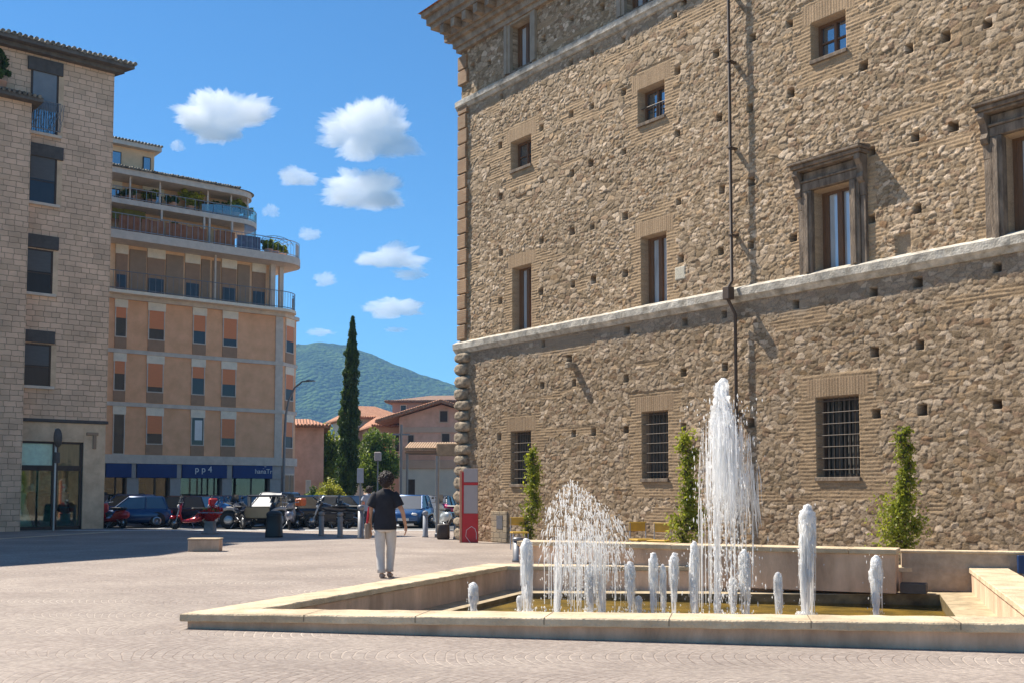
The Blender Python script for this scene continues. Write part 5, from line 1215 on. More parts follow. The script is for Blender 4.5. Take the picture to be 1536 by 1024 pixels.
def bike(label, col, px, D_, rot, scoot=False, group='motorcycles and scooters parked among the cars', name=None, box=None):
    th = thing(name or ('scooter' if scoot else 'motorcycle'), label, 'scooter' if scoot else 'motorcycle', gd(px, D_), rot, group)
    key = ('b', col); CARP.setdefault(key, paint('bike_paint', col)); pm = CARP[key]
    wr = .24 if scoot else .3; wb = .62 if scoot else .7
    for x in (wb, -wb):
        w_ = MB(); pts = [(x + (wr - .05) * math.cos(a), 0, wr + (wr - .05) * math.sin(a)) for a in np.linspace(0, 2 * math.pi, 21)]; w_.tube(pts, .055, 6); wo = w_.build('wheel', M['tyre'], th)
        rm = MB().lathe([(wr * .5, -.03), (wr * .5, .03)], (x, 0, wr), 12, ax='y')
        for a in range(6): rm.tube([(x, 0, wr), (x + wr * .8 * math.cos(a * 1.05), 0, wr + wr * .8 * math.sin(a * 1.05))], .012, 4)
        rm.build('rim', M['rim'], wo)
    if scoot:
        MB().loft([((-.95, 0, .55), .08, .1, (0, 1, 0), (0, 0, 1)), ((-.7, 0, .55), .18, .2, (0, 1, 0), (0, 0, 1)), ((-.3, 0, .5), .19, .22, (0, 1, 0), (0, 0, 1)), ((-.1, 0, .36), .16, .1, (0, 1, 0), (0, 0, 1)), ((.25, 0, .3), .17, .06, (0, 1, 0), (0, 0, 1)), ((.4, 0, .35), .17, .08, (0, 1, 0), (0, 0, 1))], 12).build('body', pm, th)
        MB().loft([((.38, 0, .3), .04, .18), ((.46, 0, .6), .05, .22), ((.42, 0, .9), .05, .17), ((.4, 0, 1.0), .07, .1)], 12).build('leg_shield', pm, th)
        MB().loft([((wb - .18, 0, .42), .05, .09), ((wb, 0, .52), .16, .1), ((wb + .1, 0, .4), .12, .08)], 8).build('front_fender', pm, th)
    else:
        MB().loft([((-.85, 0, .8), .05, .08, (0, 1, 0), (0, 0, 1)), ((-.4, 0, .74), .12, .09, (0, 1, 0), (0, 0, 1)), ((-.1, 0, .78), .13, .13, (0, 1, 0), (0, 0, 1)), ((.2, 0, .86), .16, .16, (0, 1, 0), (0, 0, 1)), ((.4, 0, .84), .1, .1, (0, 1, 0), (0, 0, 1))], 12).build('fuel_tank', pm, th)
        MB().bbox(-.25, .3, -.14, .14, .28, .62, .04).tube([(.1, .15, .35), (-.3, .18, .28), (-.85, .18, .38)], .045, 6).build('engine', M['darkiron'], th)
        MB().loft([((.3, 0, .8), .14, .06), ((.42, 0, .95), .16, .07), ((.38, 0, 1.1), .1, .03)], 8).build('fairing', pm, th)
    MB().bbox(-.75, .0, -.14, .14, .74 if scoot else .84, .84 if scoot else .91, .04).build('seat', M['blackplastic'], th)
    mb = MB(); mb.tube([(wb, .08, wr), (.42, .08, .98)], .02, 6); mb.tube([(wb, -.08, wr), (.42, -.08, .98)], .02, 6); mb.tube([(.36, -.33, 1.05), (.42, 0, 1.0), (.36, .33, 1.05)], .018, 6); mb.tube([(-wb, .1, wr), (-.1, .1, .5)], .025, 6)
    mb.tube([(.38, .2, 1.03), (.4, .26, 1.2)], .008, 4); mb.tube([(.38, -.2, 1.03), (.4, -.26, 1.2)], .008, 4); mb.tube([(0, .08, .3), (-.05, .3, .02)], .015, 5)
    mb.build('fork_and_handlebar', M['chrome'], th)
    MB().ball((.4, .27, 1.22), .06, 6, sc=(.4, 1, .7)).ball((.4, -.27, 1.22), .06, 6, sc=(.4, 1, .7)).build('mirror', M['blackplastic'], th)
    MB().ball((.5, 0, .88), .09, 8, sc=(.6, 1, 1)).build('headlight', M['lamp_glass'], th)
    ws = MB().add([(.5, -.17, 1.02), (.5, .17, 1.02), (.38, .13, 1.34), (.38, -.13, 1.34)], [(0, 1, 2, 3)]); ws.build('windshield', M['car_glass'], th)
    if box: MB().bbox(-.98, -.66, -.19, .19, .9, 1.2, .05).build('top_box', box, th)
    return th
bike('bright red scooter standing beside the stone pedestal', (.5, .01, .02), 289, 42, R(205), True, box=M['red'])
bike('second red scooter at the left end by the stone building corner', (.4, .02, .02), 170, 42.6, R(150), True)
bike('blue motorcycle with raised windshield right of the pedestal', (.04, .16, .38), 346, 42, R(195))
bike('dark motorcycle between the blue motorcycle and the old roadster', (.02, .03, .06), 358, 41.8, R(120))
bike('pale blue scooter just behind the pedestal', (.25, .35, .45), 334, 43.5, R(200), True)
bike('black scooter with orange top box beside the litter bin', (.02, .02, .03), 425, 42.4, R(160), True, box=M['orange'])
bike('grey scooter at the right of the litter bin', (.2, .2, .24), 436, 41.5, R(100), True)
bike('dark motorcycle standing behind the middle bollards', (.03, .03, .04), 496, 42.3, R(200))
bike('black motorcycle with orange top box behind the signpost', (.02, .02, .02), 524, 42.6, R(170), box=M['orange'])
bike('red and blue motorcycle left of the palace corner', (.45, .02, .1), 672, 42.5, R(150))
bike('pale scooter right of the slim post by the palace', (.4, .45, .48), 664, 40.5, R(110), True)

# ------------------------------------------------------------------ street furniture
def bollard(label, px, ybase, h=.8, r_=.09, m=None, cap=True):
    b = ong(px, ybase); th = thing('bollard', label, 'bollard', b, 0, 'bollards along the car park')
    MB().lathe([(r_ * 1.15, 0), (r_ * 1.15, .05), (r_, .07), (r_ * .95, h * .82)], n=14).build('post', m or M['bollard'], th)
    MB().lathe([(r_ * .8, h * .82), (r_ * .8, h * .86), (r_ * 1.12, h * .88), (r_ * 1.1, h * .96), (r_ * .6, h), (.005, h * 1.01)], n=14).build('cap', m or M['bollard'], th)
bollard('grey bollard at the left end of the row, nearest the litter bin', 482, 803)
bollard('grey bollard second from the litter bin', 510, 805)
bollard('taller dark grey bollard just left of the walking person', 541, 807, 1.05, .1, M['steel'])
bollard('blue-grey bollard right of the walking person', 638, 805, .85, .085, mat('bluegrey_bollard', (.22, .24, .28), .6, .1, 5))
bollard('slim blue-grey bollard in front of the leftmost climbing shrub', 769, 812, .85, .08, mat('bluegrey_bollard2', (.25, .29, .35), .6, .1, 5))
bollard('squat dark bollard at the left end of the stone trough', 777, 842, .52, .11, M['steel'])
def pole(name, label, cat, px, ybase, ytop, r_, m=None):
    b = ong(px, ybase); zt = atd(px, ytop, b.y).z; th = thing(name, label, cat, b)
    MB().tube([(0, 0, 0), (0, 0, zt)], r_, 8).build('pole', m or M['steel'], th); return th, zt
th, zt = pole('sign_post', 'thin post with small white sign behind the signpost bollard', 'sign', 540, 797, 705, .035)
MB().bbox(-.12, .12, -.05, -.037, zt - .45, zt + .08, .006).build('sign_plate', M['greytop'], th)
th, zt = pole('lamp_post', 'slim post with small lamp box before the dark tree', 'street lamp', 566, 786, 690, .03)
MB().bbox(-.15, .15, -.12, .12, zt - .02, zt + .38, .03).build('lamp_head', M['greyboard'], th)
th, zt = pole('traffic_sign', 'traffic sign seen edge-on on a steel pole before the shop window', 'sign', 80, 795, 642, .045, M['chrome'])
MB().lathe([(.36, -.015), (.36, .015)], (.08, 0, zt - .35), 22, ax='x').build('sign_disc', M['slate'], th)
MB().bbox(-.03, .1, -.2, .2, zt - 1.3, zt - .9, .01).build('sign_plate', M['slate'], th)
th, zt = pole('slim_post', 'tall dark slim post beside the brown litter bin by the palace', 'post', 656, 805, 683, .06, M['steel'])
MB().lathe([(.09, 0), (.09, .12), (.065, .14)], n=12).build('base_collar', M['steel'], th)
th, zt = pole('utility_pole', 'thin grey pole left of the low cream building', 'pole', 601, 784, 636, .06)
MB().box(-.4, .4, -.04, .04, zt - .5, zt - .42).build('crossbar', M['steel'], th)
# street lamp with curved arm
b = gd(425, 56); th = thing('street_lamp', 'curved grey street lamp arching over from the corner of the apartment block', 'street lamp', b)
zt = atd(440, 571, 56).z; k = 56 / F
MB().tube([(0, 0, 0), (.05, 0, zt - 3.0), (.1, 0, zt - 1.8)], [.09, .07, .06], 8).build('pole', M['steel'], th)
mb = MB(); mb.tube([(.1, 0, zt - 1.8), (.25, 0, zt - 1.0), (.55, 0, zt - .35), (.95, 0, zt - .02), (1.3, 0, zt)], [.06, .055, .05, .045, .04], 8); mb.build('curved_arm', M['steel'], th)
MB().loft([((1.15, 0, zt), .02, .05, (0, 1, 0), (0, 0, 1)), ((1.3, 0, zt + .03), .1, .06, (0, 1, 0), (0, 0, 1)), ((1.55, 0, zt + .02), .11, .04, (0, 1, 0), (0, 0, 1)), ((1.65, 0, zt + .01), .04, .02, (0, 1, 0), (0, 0, 1))], 10).build('lamp_head', M['chrome'], th)
# black bin
b = ong(411, 805); th = thing('litter_bin', 'black tapered litter bin between bench block and bollards', 'litter bin', b)
MB().loft([((0, 0, 0), .27, .24), ((0, 0, .06), .27, .24), ((0, 0, .4), .25, .22), ((0, 0, .68), .23, .2), ((0, 0, .72), .25, .22)], 18, p=3.5).build('bin_body', M['blackplastic'], th)
MB().loft([((0, 0, .722), .25, .22), ((0, 0, .78), .24, .21), ((0, 0, .84), .16, .15), ((0, 0, .86), .03, .03)], 18, p=3).build('lid', M['blackplastic'], th)
b = ong(665, 808); th = thing('litter_bin', 'brown litter bin standing by the slim post at the palace corner', 'litter bin', b)
MB().loft([((0, 0, 0), .17, .17), ((0, 0, .04), .2, .2), ((0, 0, .44), .2, .2), ((0, 0, .47), .17, .17)], 18, p=4).build('bin_body', M['bronze'], th)
MB().tube([(.16, 0, .45), (.24, 0, .62), (.36, 0, .5), (.46, 0, .38)], [.05, .06, .04, .03], 8).build('hinged_flap', M['bronze'], th)
b = ong(683, 808); th = thing('drinking_post', 'small dark rounded post between brown litter bin and kiosk panel', 'post', b)
MB().lathe([(.07, 0), (.07, .05), (.045, .1), (.055, .3), (.04, .5), (.01, .53)], n=12).build('post', M['steel'], th); MB().tube([(0, 0, .48), (-.1, 0, .6), (-.2, 0, .55)], .02, 6).build('spout', M['bronze'], th)
# kiosk panel
b = ong(705, 813); th = thing('info_panel', 'tall red framed panel with grey boards against the palace corner', 'information panel', b, R(-8))
D_ = b.y; hp = atd(705, 702, D_).z
w2 = 12 * D_ / F
MB().bbox(-w2 + .005, w2, -.04, .06, 0, .84, .008).build('red_base', M['red'], th)
mb = MB(); mb.bbox(-w2, -w2 + .05, -.045, .065, .842, hp - .1, .006); mb.bbox(-w2 + .052, w2, -.045, .065, 1.66, 1.74, .006); mb.build('red_frame', M['red'], th)
MB().bbox(-w2 + .052, w2 - .005, -.035, .055, .842, 1.658, .004).bbox(-w2 + .052, w2 - .005, -.035, .055, 1.742, hp, .004).build('grey_board', M['greyboard'], th)
MB().bbox(-w2 - .07, -w2 - .003, -.04, .06, 0, hp - .06, .006).build('edge_strip', mat('salmon_edge', (.55, .25, .15), .7, .05, 3), th)
MB().tube([(x * w2 / .24, -.045, z) for x, z in ((.02, .0), (-.12, .18), (-.1, .36), (.05, .47), (.16, .4), (.2, .28), (.2, .1))], .008, 4).build('white_outline', M['white'], th)
# pedestal planter with red flowers
b = ong(315, 800); th = thing('stone_pedestal', 'grey stone pedestal holding a bowl behind the bench block', 'pedestal', b)
MB().loft([((0, 0, 0), .26, .26), ((0, 0, .06), .26, .26), ((0, 0, .08), .2, .2), ((0, 0, .38), .17, .17), ((0, 0, .44), .22, .22)], 16, p=5).build('pillar', M['bollard'], th)
MB().lathe([(.12, .442), (.3, .6), (.38, .72), (.4, .74), (.36, .74), (.3, .66)], n=20).build('bowl', M['red'], th); MB().lathe([(.36, .7), (.42, .735), (.42, .755), (.36, .76), (.1, .75)], n=20).build('rim', M['lavender'], th)
fl = thing('red_flowers', 'bright red flowers spilling over the bowl on the stone pedestal', 'flowers', b + Vector((0, 0, .76)))
P, tn = crown_pts(1100, (0, 0, -.04), (.44, .44, .2), 16, 12, cl=.4); leaves('petals', P, .08, M['flower_red'], fl, light=tn, asp=.9)
P, tn = crown_pts(250, (0, 0, .02), (.38, .38, .1), 12, 13); leaves('leaves', P, .07, M['leaf_mid'], fl, light=tn)
b0, b1 = ong(281, 827), ong(329, 826)
th = thing('stone_bench', 'low rectangular beige stone block seat on the shaded paving', 'bench', (b0 + b1) / 2, R(4))
W_ = (b1 - b0).length; MB().bbox(-W_ / 2, W_ / 2, -.0, .42, 0, .29, .015).build('seat_block', M['pool_face'], th); MB().bbox(-W_ / 2 - .015, W_ / 2 + .015, -.015, .435, .292, .325, .01).build('top_slab', M['pool_stone'], th)
# blue sign at right
b = ong(1545, 862); th = thing('blue_sign', 'dark blue board with yellow foot at the right edge beside the low wall', 'sign', atd(1543, 858, 16.6).xy.to_3d(), R(-6))
MB().bbox(-.16, .5, -.03, .03, .22, .5, .006).build('board', mat('blue_board', (.004, .03, .11), .4, .1, 3), th); MB().bbox(-.3, .6, -.12, .12, .12, .16, .006).build('yellow_base', M['yellow'], th)
MB().box(-.1, -.06, -.02, .02, -.02, .22).box(.4, .44, -.02, .02, -.02, .22).build('leg', M['steel'], th)
# yellow chairs by wall
def chair(label, px, D_, rot, z=0):
    b = gd(px, D_); th = thing('yellow_chair', label, 'chair', b, rot, 'yellow chairs by the palace wall')
    MB().bbox(-.21, .21, -.21, .21, .42, .46, .01).build('seat', M['yellow'], th); MB().bbox(-.21, .21, .18, .21, .62, .82, .01).build('backrest', M['yellow'], th)
    for a, b_ in ((-.19, -.19), (.19, -.19), (-.19, .19), (.19, .19)): MB().tube([(a, b_, 0), (a, b_, .42 if b_ < 0 else .8)], .014, 6).build('leg', M['greytop'], th)
chair('yellow chair at the left of the pair behind the fountain spray', 962, 23.2, R(20)); chair('yellow chair at the right of the pair behind the fountain spray', 988, 22.6, R(-30)); chair('yellow chair half hidden by the leftmost climbing shrub', 779, 27.2, R(10))

# ------------------------------------------------------------------ water jets
def foammat():
    m, nt, p, N, L = newmat('foaming_water')
    d = N.new('ShaderNodeBsdfDiffuse'); d.inputs[0].default_value = (.99, .99, .99, 1)
    t = N.new('ShaderNodeBsdfTranslucent'); t.inputs[0].default_value = (.99, .99, .99, 1)
    a = N.new('ShaderNodeMixShader'); a.inputs[0].default_value = .62; L.new(d.outputs[0], a.inputs[1]); L.new(t.outputs[0], a.inputs[2]); g = N.new('ShaderNodeBsdfGlossy'); g.inputs['Roughness'].default_value = .5; g.inputs[0].default_value = (1, 1, 1, 1)
    c = N.new('ShaderNodeMixShader'); c.inputs[0].default_value = .07; L.new(a.outputs[0], c.inputs[1]); L.new(g.outputs[0], c.inputs[2])
    tr = N.new('ShaderNodeBsdfTransparent'); e = N.new('ShaderNodeMixShader'); e.inputs[0].default_value = .4; L.new(c.outputs[0], e.inputs[1]); L.new(tr.outputs[0], e.inputs[2]); L.new(e.outputs[0], N['Material Output'].inputs[0])
    return m
M['foam'] = foammat()
class WB:   # water builder with density attribute per vertex
    def __init__(s): s.V = []; s.Q = []; s.C = []
    def tube(s, pts, rad, dens, n=7, lump=.25):
        k = len(pts); base = sum(len(v) for v in s.V); vs = []
        for i, p in enumerate(pts):
            for j in range(n):
                a = 2 * math.pi * j / n + i * .3; r_ = rad[i] * (1 + random.uniform(-lump, lump)); vs.append((p[0] + r_ * math.cos(a), p[1] + r_ * math.sin(a), p[2] + random.uniform(-lump, lump) * rad[i] * .4))
        s.V.append(vs); s.C += [dens[i] for i in range(k) for j in range(n)]
        s.Q += [(base + i * n + j, base + i * n + (j + 1) % n, base + (i + 1) * n + (j + 1) % n, base + (i + 1) * n + j) for i in range(k - 1) for j in range(n)]
    def drop(s, c, r_, st=2.0, d=.9):
        base = sum(len(v) for v in s.V) if not hasattr(s, 'nb') else s.nb
        base = sum(len(v) for v in s.V)
        s.V.append([(c[0] - r_, c[1], c[2]), (c[0], c[1] - r_, c[2]), (c[0] + r_, c[1], c[2]), (c[0], c[1] + r_, c[2]), (c[0], c[1], c[2] + r_ * st), (c[0], c[1], c[2] - r_ * st)])
        s.C += [d] * 6
        for q in ((0, 1, 4, 4), (1, 2, 4, 4), (2, 3, 4, 4), (3, 0, 4, 4), (1, 0, 5, 5), (2, 1, 5, 5), (3, 2, 5, 5), (0, 3, 5, 5)): s.T.append(tuple(base + x for x in q[:3]))
    T = None
    def build(s, name, parent=None, loc=None):
        V = [p for v in s.V for p in v]; me_ = bpy.data.meshes.new(name); me_.from_pydata(V, [], s.Q + (s.T or []))
        a = me_.color_attributes.new('Col', 'FLOAT_COLOR', 'POINT'); c = np.ones((len(V), 4), np.float32); c[:, :3] = np.array(s.C)[:, None]; a.data.foreach_set('color', c.ravel())
        me_.materials.append(M['foam']); me_.polygons.foreach_set('use_smooth', [True] * len(me_.polygons)); me_.update(); return link(name, me_, parent, loc)
def fdrops(w_, pts, r0, r1):
    V = []; 
    for c in pts: w_.drop(c, random.uniform(r0, r1), random.uniform(1.2, 3))
def jet(label, px, yb, yt, hw, legs=4, tilt_=0.0, head=.35, spray=20):
    b = ong(px, yb, WZ); sc = b.y / F; H_ = (yb - yt) * sc; r_ = hw * sc * .8
    w_ = WB(); w_.T = []; k = 18; head = min(.6, head + .06)
    pts = []; rad = []
    for i in range(k + 1):   # thin rising core, thickening into the foamy head
        u = i / k; hb = max(0, (u - (1 - head)) / head)
        rr = r_ * lerp(.17, .82, min(1, hb * 1.7) ** .8) * random.uniform(.9, 1.1)
        if u > .86: rr *= math.sqrt(max(.03, 1 - ((u - .86) / .14) ** 2 * .97))
        pts.append((tilt_ * u * r_ + random.uniform(-.1, .1) * r_, random.uniform(-.1, .1) * r_, H_ * u)); rad.append(rr)
    w_.tube(pts, rad, [1] * (k + 1), 12, .22)
    for s_ in range(int(70 + 60 * H_)):   # ragged lumps of foam round the head and down the column
        u = 1 - random.random() ** 1.6 * (head + .25) ; hb = min(1, max(.1, (u - (1 - head - .25)) / (head + .25))); cap_ = math.sqrt(max(0, 1 - (max(0, u - .84) / .16) ** 2))
        a = random.uniform(0, 6.283); q = r_ * (.35 + .5 * min(1, hb * 1.4)) * cap_ * random.uniform(.5, 1.1); x, y, z = tilt_ * u * r_ + q * math.cos(a), q * math.sin(a), H_ * min(u, .985)
        g0 = r_ * random.uniform(.1, .26); l_ = r_ * random.uniform(.5, 1.8)
        w_.tube([(x * .9, y * .9, z + g0 * .4), (x, y, z), (x * 1.04, y * 1.04, z - l_ * .5), (x * 1.1, y * 1.1, z - l_)], [g0 * .4, g0, g0 * .7, g0 * .1], [1] * 4, 6, .3)
    for s_ in range(max(1, legs // 2)):   # solid falling legs
        a = random.uniform(0, 6.283); P_ = []; Rr = []; q = r_ * random.uniform(.45, .75)
        for i in range(9):
            u = i / 8; P_.append((q * math.cos(a) * (1 + .12 * math.sin(u * 5)) + tilt_ * r_, q * math.sin(a), H_ * (1 - head * .7) * (1 - u))); Rr.append(r_ * lerp(.3, .13, u) * random.uniform(.75, 1.2))
        w_.tube(P_, Rr, [1] * 9, 8, .25)
    for i in range(26):   # foam patch where the water lands
        a = random.uniform(0, 6.283); q = r_ * random.uniform(0, 2.6); g0 = random.uniform(.008, .025); x, y = q * math.cos(a), q * math.sin(a)
        w_.tube([(x, y, -.012), (x, y, .004), (x, y, g0 * .6)], [g0 * 1.5, g0 * 1.2, g0 * .3], [1] * 3, 7, .3)
    for s_ in range(legs * 11):   # falling strands, hanging from the head
        a = random.uniform(0, 6.283); rr0 = r_ * random.uniform(.5, .95); z0 = H_ * random.uniform(.68, .95); ln_ = random.uniform(.1, .55) if random.random() < .82 else random.uniform(.6, 1)
        out = r_ * random.uniform(-.2, .25); n_ = 7; P_ = []; Rr = []; g0 = random.uniform(.002, .008)
        for i in range(n_):
            u = i / (n_ - 1); rr1 = rr0 + out * u; z = z0 - z0 * ln_ * u ** 1.35
            P_.append((tilt_ * r_ * .8 + rr1 * math.cos(a), rr1 * math.sin(a), max(.0, z))); Rr.append(g0 * (1.2 - .8 * u) * (.3 if i == 0 else 1))
        w_.tube(P_, Rr, [1] * n_, 5, .35)
    for i in range(spray):
        a = random.uniform(0, 6.283); q = r_ * random.uniform(.6, 1.9); w_.drop((q * math.cos(a), q * math.sin(a), H_ * random.random() ** 1.2), random.uniform(.003, .009), random.uniform(1, 3))
    for i in range(spray):   # splash crown
        a = random.uniform(0, 6.283); q = r_ * random.uniform(.2, 1.8); w_.drop((q * math.cos(a), q * math.sin(a), random.random() ** 2 * .13), random.uniform(.006, .018), random.uniform(1, 2.2))
    P_ = [(0, 0, -.02), (0, 0, .02), (0, 0, .06)]; w_.tube(P_, [r_ * 1.1, r_ * .8, r_ * .3], [.5, .45, .35], 12, .4)
    o_ = w_.build('water_jet', None, b); return tag(o_, label, 'water jet', 'white water jets of the fountain')
jet('short rounded water jet alone at the left end of the pool', 710, 923, 873, 9.5, 4, head=.55, spray=8)
jet('tall water jet second from the left, with water hanging to its left', 791, 926, 808, 12.5, 6, -.1, .42, spray=40)
jet('very short splash just left of the second jet foot', 779, 923, 893, 5.5, 2, head=.5, spray=14)
jet('water jet between the two legs of the wide spray', 884, 926, 847, 10, 5, .1, .35, 30)
jet('water jet just right of the wide spray', 945, 928, 842, 10.5, 5, .05, .38, 24)
jet('low splash right of the jet beside the wide spray', 958, 928, 893, 7, 3, head=.4, spray=40)
jet('thick water jet, left of the close pair', 981, 930, 829, 10, 5, 0, .4, 24)
jet('thinner shorter water jet, right of the close pair', 995, 930, 846, 7, 4, 0, .5, 14)
jet('water jet right of the close pair', 1012, 930, 829, 9.5, 5, 0, .38, 20)
jet('taller water jet just left of the giant plume', 1042, 931, 812, 10, 6, .1, .5, 40)
jet('short water jet just right of the giant plume stem', 1100, 931, 865, 9, 4, 0, .45, 20)
jet('water jet with several legs right of the giant plume', 1118, 932, 824, 11.5, 7, 0, .32, 40)
jet('short water jet alone midway between plume and right jets', 1168, 932, 858, 9, 5, 0, .42, 24)
jet('tall double-headed water jet right of centre', 1213, 932, 757, 16, 7, .1, .3, 70)
jet('second lower stream rising beside the double-headed jet', 1207, 932, 801, 9, 6, -.1, .4, 40)
jet('broad water jet alone at the right end of the pool', 1315, 937, 833, 12.5, 8, .1, .45, 40)
# giant plume: thin stem, wide windblown veil drifting right
def plume():
    b = ong(1076, 934, WZ); sc = b.y / F; H_ = (934 - 568) * sc
    w_ = WB(); w_.T = []
    def P(px, py): return ((px - 1076) * sc, 0, (934 - py) * sc)
    k = 34
    path = [P(lerp(1076, 1077, i / k), lerp(934, 700, i / k)) for i in range(k)]; w_.tube(path, [.045 + random.uniform(-.008, .008) for _ in range(k)], [.95] * k, 8, .2)
    path = [P(np.interp(i / k, [0, .4, .8, 1], [1077, 1081, 1087, 1089]), lerp(700, 568, i / k)) for i in range(k + 1)]
    w_.tube(path, [float(np.interp(i / k, [0, .25, .6, .85, .97, 1], [.035, .07, .11, .10, .06, .02])) for i in range(k + 1)], [1] * (k + 1), 16, .28)
    for s_ in range(190):   # lumps of foam on the head
        u = random.random(); py = lerp(575, 720, u ** 1.2); hwid = np.interp(py, [570, 600, 660, 720], [3, 9, 15, 18]); px = 1084 + (py - 568) * .07 + random.gauss(0, .55) * hwid
        x, _, z = P(px, py); l_ = random.uniform(.08, .3); y = random.gauss(0, .1)
        w_.tube([(x, y, z), (x + .01, y, z - l_ * .4), (x + random.uniform(0, .05), y, z - l_)], [random.uniform(.02, .045), random.uniform(.02, .05), .006], [.75, .6, .4], 6, .35)
    for s_ in range(820):  # falling veil
        pq = random.uniform(590, 740); x0 = random.gauss(1086 + (pq - 590) * .09, 7 + (pq - 590) * .09); x0 = min(1134, max(1056, x0)); py0 = max(pq, float(np.interp(abs(x0 - 1087), [0, 10, 30, 45], [585, 610, 650, 700]))); ln_ = random.uniform(20, 130)
        py1 = min(py0 + ln_, random.uniform(740, 830)); 
        if py1 <= py0 + 5: continue
        y = random.gauss(0, .22); n_ = 7; dx = (x0 - 1084) * .1 * ln_ / 100
        pp_ = [P(x0 + dx * (i / (n_ - 1)), lerp(py0, py1, i / (n_ - 1))) for i in range(n_)]; pp_ = [(p[0] + random.uniform(-.006, .006), y, p[2]) for p in pp_]
        r_ = random.uniform(.0015, .0075) * random.choice((.5, .8, 1.3)); d0 = random.uniform(.35, .75); w_.tube(pp_, [r_ * math.sin(math.pi * (i + .6) / n_) for i in range(n_)], [d0] * n_, 5, .3)
    for s_ in range(25):   # long thin drips reaching the pool
        x0 = random.choice([random.uniform(1055, 1075), random.uniform(1090, 1130)]); py0 = random.uniform(720, 800); py1 = random.uniform(840, 930); y = random.gauss(0, .2)
        n_ = 8; w_.tube([(P(x0, lerp(py0, py1, i / 7))[0], y, P(x0, lerp(py0, py1, i / 7))[2]) for i in range(n_)], [random.uniform(.003, .009)] * n_, [.42] * n_, 4, .4)
    for s_ in range(1300):
        px = random.gauss(1092, 20); py = random.uniform(600, 925); x, _, z = P(px, py); w_.drop((x, random.gauss(0, .25), z), random.uniform(.003, .011), random.uniform(1.5, 5))
    for i in range(160): a = random.uniform(0, 6.28); q = random.random() * .5; w_.drop((q * math.cos(a), q * math.sin(a), random.random() ** 2 * .15), random.uniform(.006, .02), 1.5)
    return tag(w_.build('water_jet', None, b), 'giant white water plume, tallest jet of the fountain, blown rightwards', 'water jet', 'white water jets of the fountain')
plume()
def spray():
    b = ong(870, 926, WZ); sc = b.y / F; w_ = WB(); w_.T = []
    def P(px, py): return ((px - 870) * sc, 0, (926 - py) * sc)
    env = lambda x: float(np.interp(x, [812, 822, 840, 854, 862, 880, 905, 930, 942], [790, 758, 738, 722, 720, 738, 758, 776, 805]))
    for cx, w0 in ((836, 6), (903, 5)):
        for s_ in range(24):   # two rising columns, streaky
            y = random.gauss(0, .05); x0 = cx + random.gauss(0, w0 * .45); x1 = x0 + random.gauss((858 - cx) * .1, 5); pb = random.uniform(915, 926); pt = random.uniform(790, 870)
            n_ = 8; w_.tube([(P(lerp(x0, x1, i / 7), 0)[0] + random.uniform(-.004, .004), y, P(0, lerp(pb, pt, i / 7))[2]) for i in range(n_)], [random.uniform(.004, .014) * (1 - .5 * i / 7) for i in range(n_)], [.55 - .12 * i / 7 for i in range(n_)], 5, .35)
    for s_ in range(400):      # hooked ribbons of water in the dome
        x0 = random.choice((random.uniform(814, 944), random.gauss(868, 26))); x0 = min(944, max(812, x0)); e = env(x0) + random.uniform(0, 12); py = e + (835 - e) * random.random() ** 1.25; x, _, z = P(x0, py); y = random.gauss(0, .25)
        l_ = random.uniform(3, 12) * sc; dr = (x0 - 872) / 70; cv = random.uniform(-.6, .6)
        pp_ = [(x, y, z)]
        for i in range(1, 5): u = i / 4; pp_.append((x + l_ * (dr * .5 * u + cv * u * (1 - u)), y, z - l_ * u * (.3 + u)))
        r_ = random.uniform(.003, .0095); w_.tube(pp_, [r_ * .4, r_, r_ * 1.1, r_ * .8, r_ * .2], [.95] * 5, 5, .4)
    for s_ in range(1500):
        x0 = random.triangular(808, 950, 872); e = env(min(942, max(812, x0))); py = e + (900 - e) * random.random() ** 1.1; x, _, z = P(x0, py)
        w_.drop((x, random.gauss(0, .28), z), random.uniform(.003, .0095), random.uniform(1, 4))
    for s_ in range(150):      # thin falling lines
        x0 = random.triangular(815, 940, 868) ; p0 = random.uniform(780, 860); p1 = p0 + random.uniform(20, 90); p1 = min(p1, 924); y = random.gauss(0, .25); x = P(x0, 0)[0]
        w_.tube([(x, y, P(0, lerp(p0, p1, i / 4))[2]) for i in range(5)], [random.uniform(.002, .008)] * 5, [random.uniform(.36, .55)] * 5, 4, .3)
    for i in range(260): w_.drop((random.uniform(-.75, .75), random.uniform(-.2, .3), random.random() ** 2 * .14), random.uniform(.005, .016), 1.5)
    return tag(w_.build('water_jet', None, b), 'wide bushy spray of separate drops left of the middle of the pool', 'water jet', 'white water jets of the fountain')
spray()

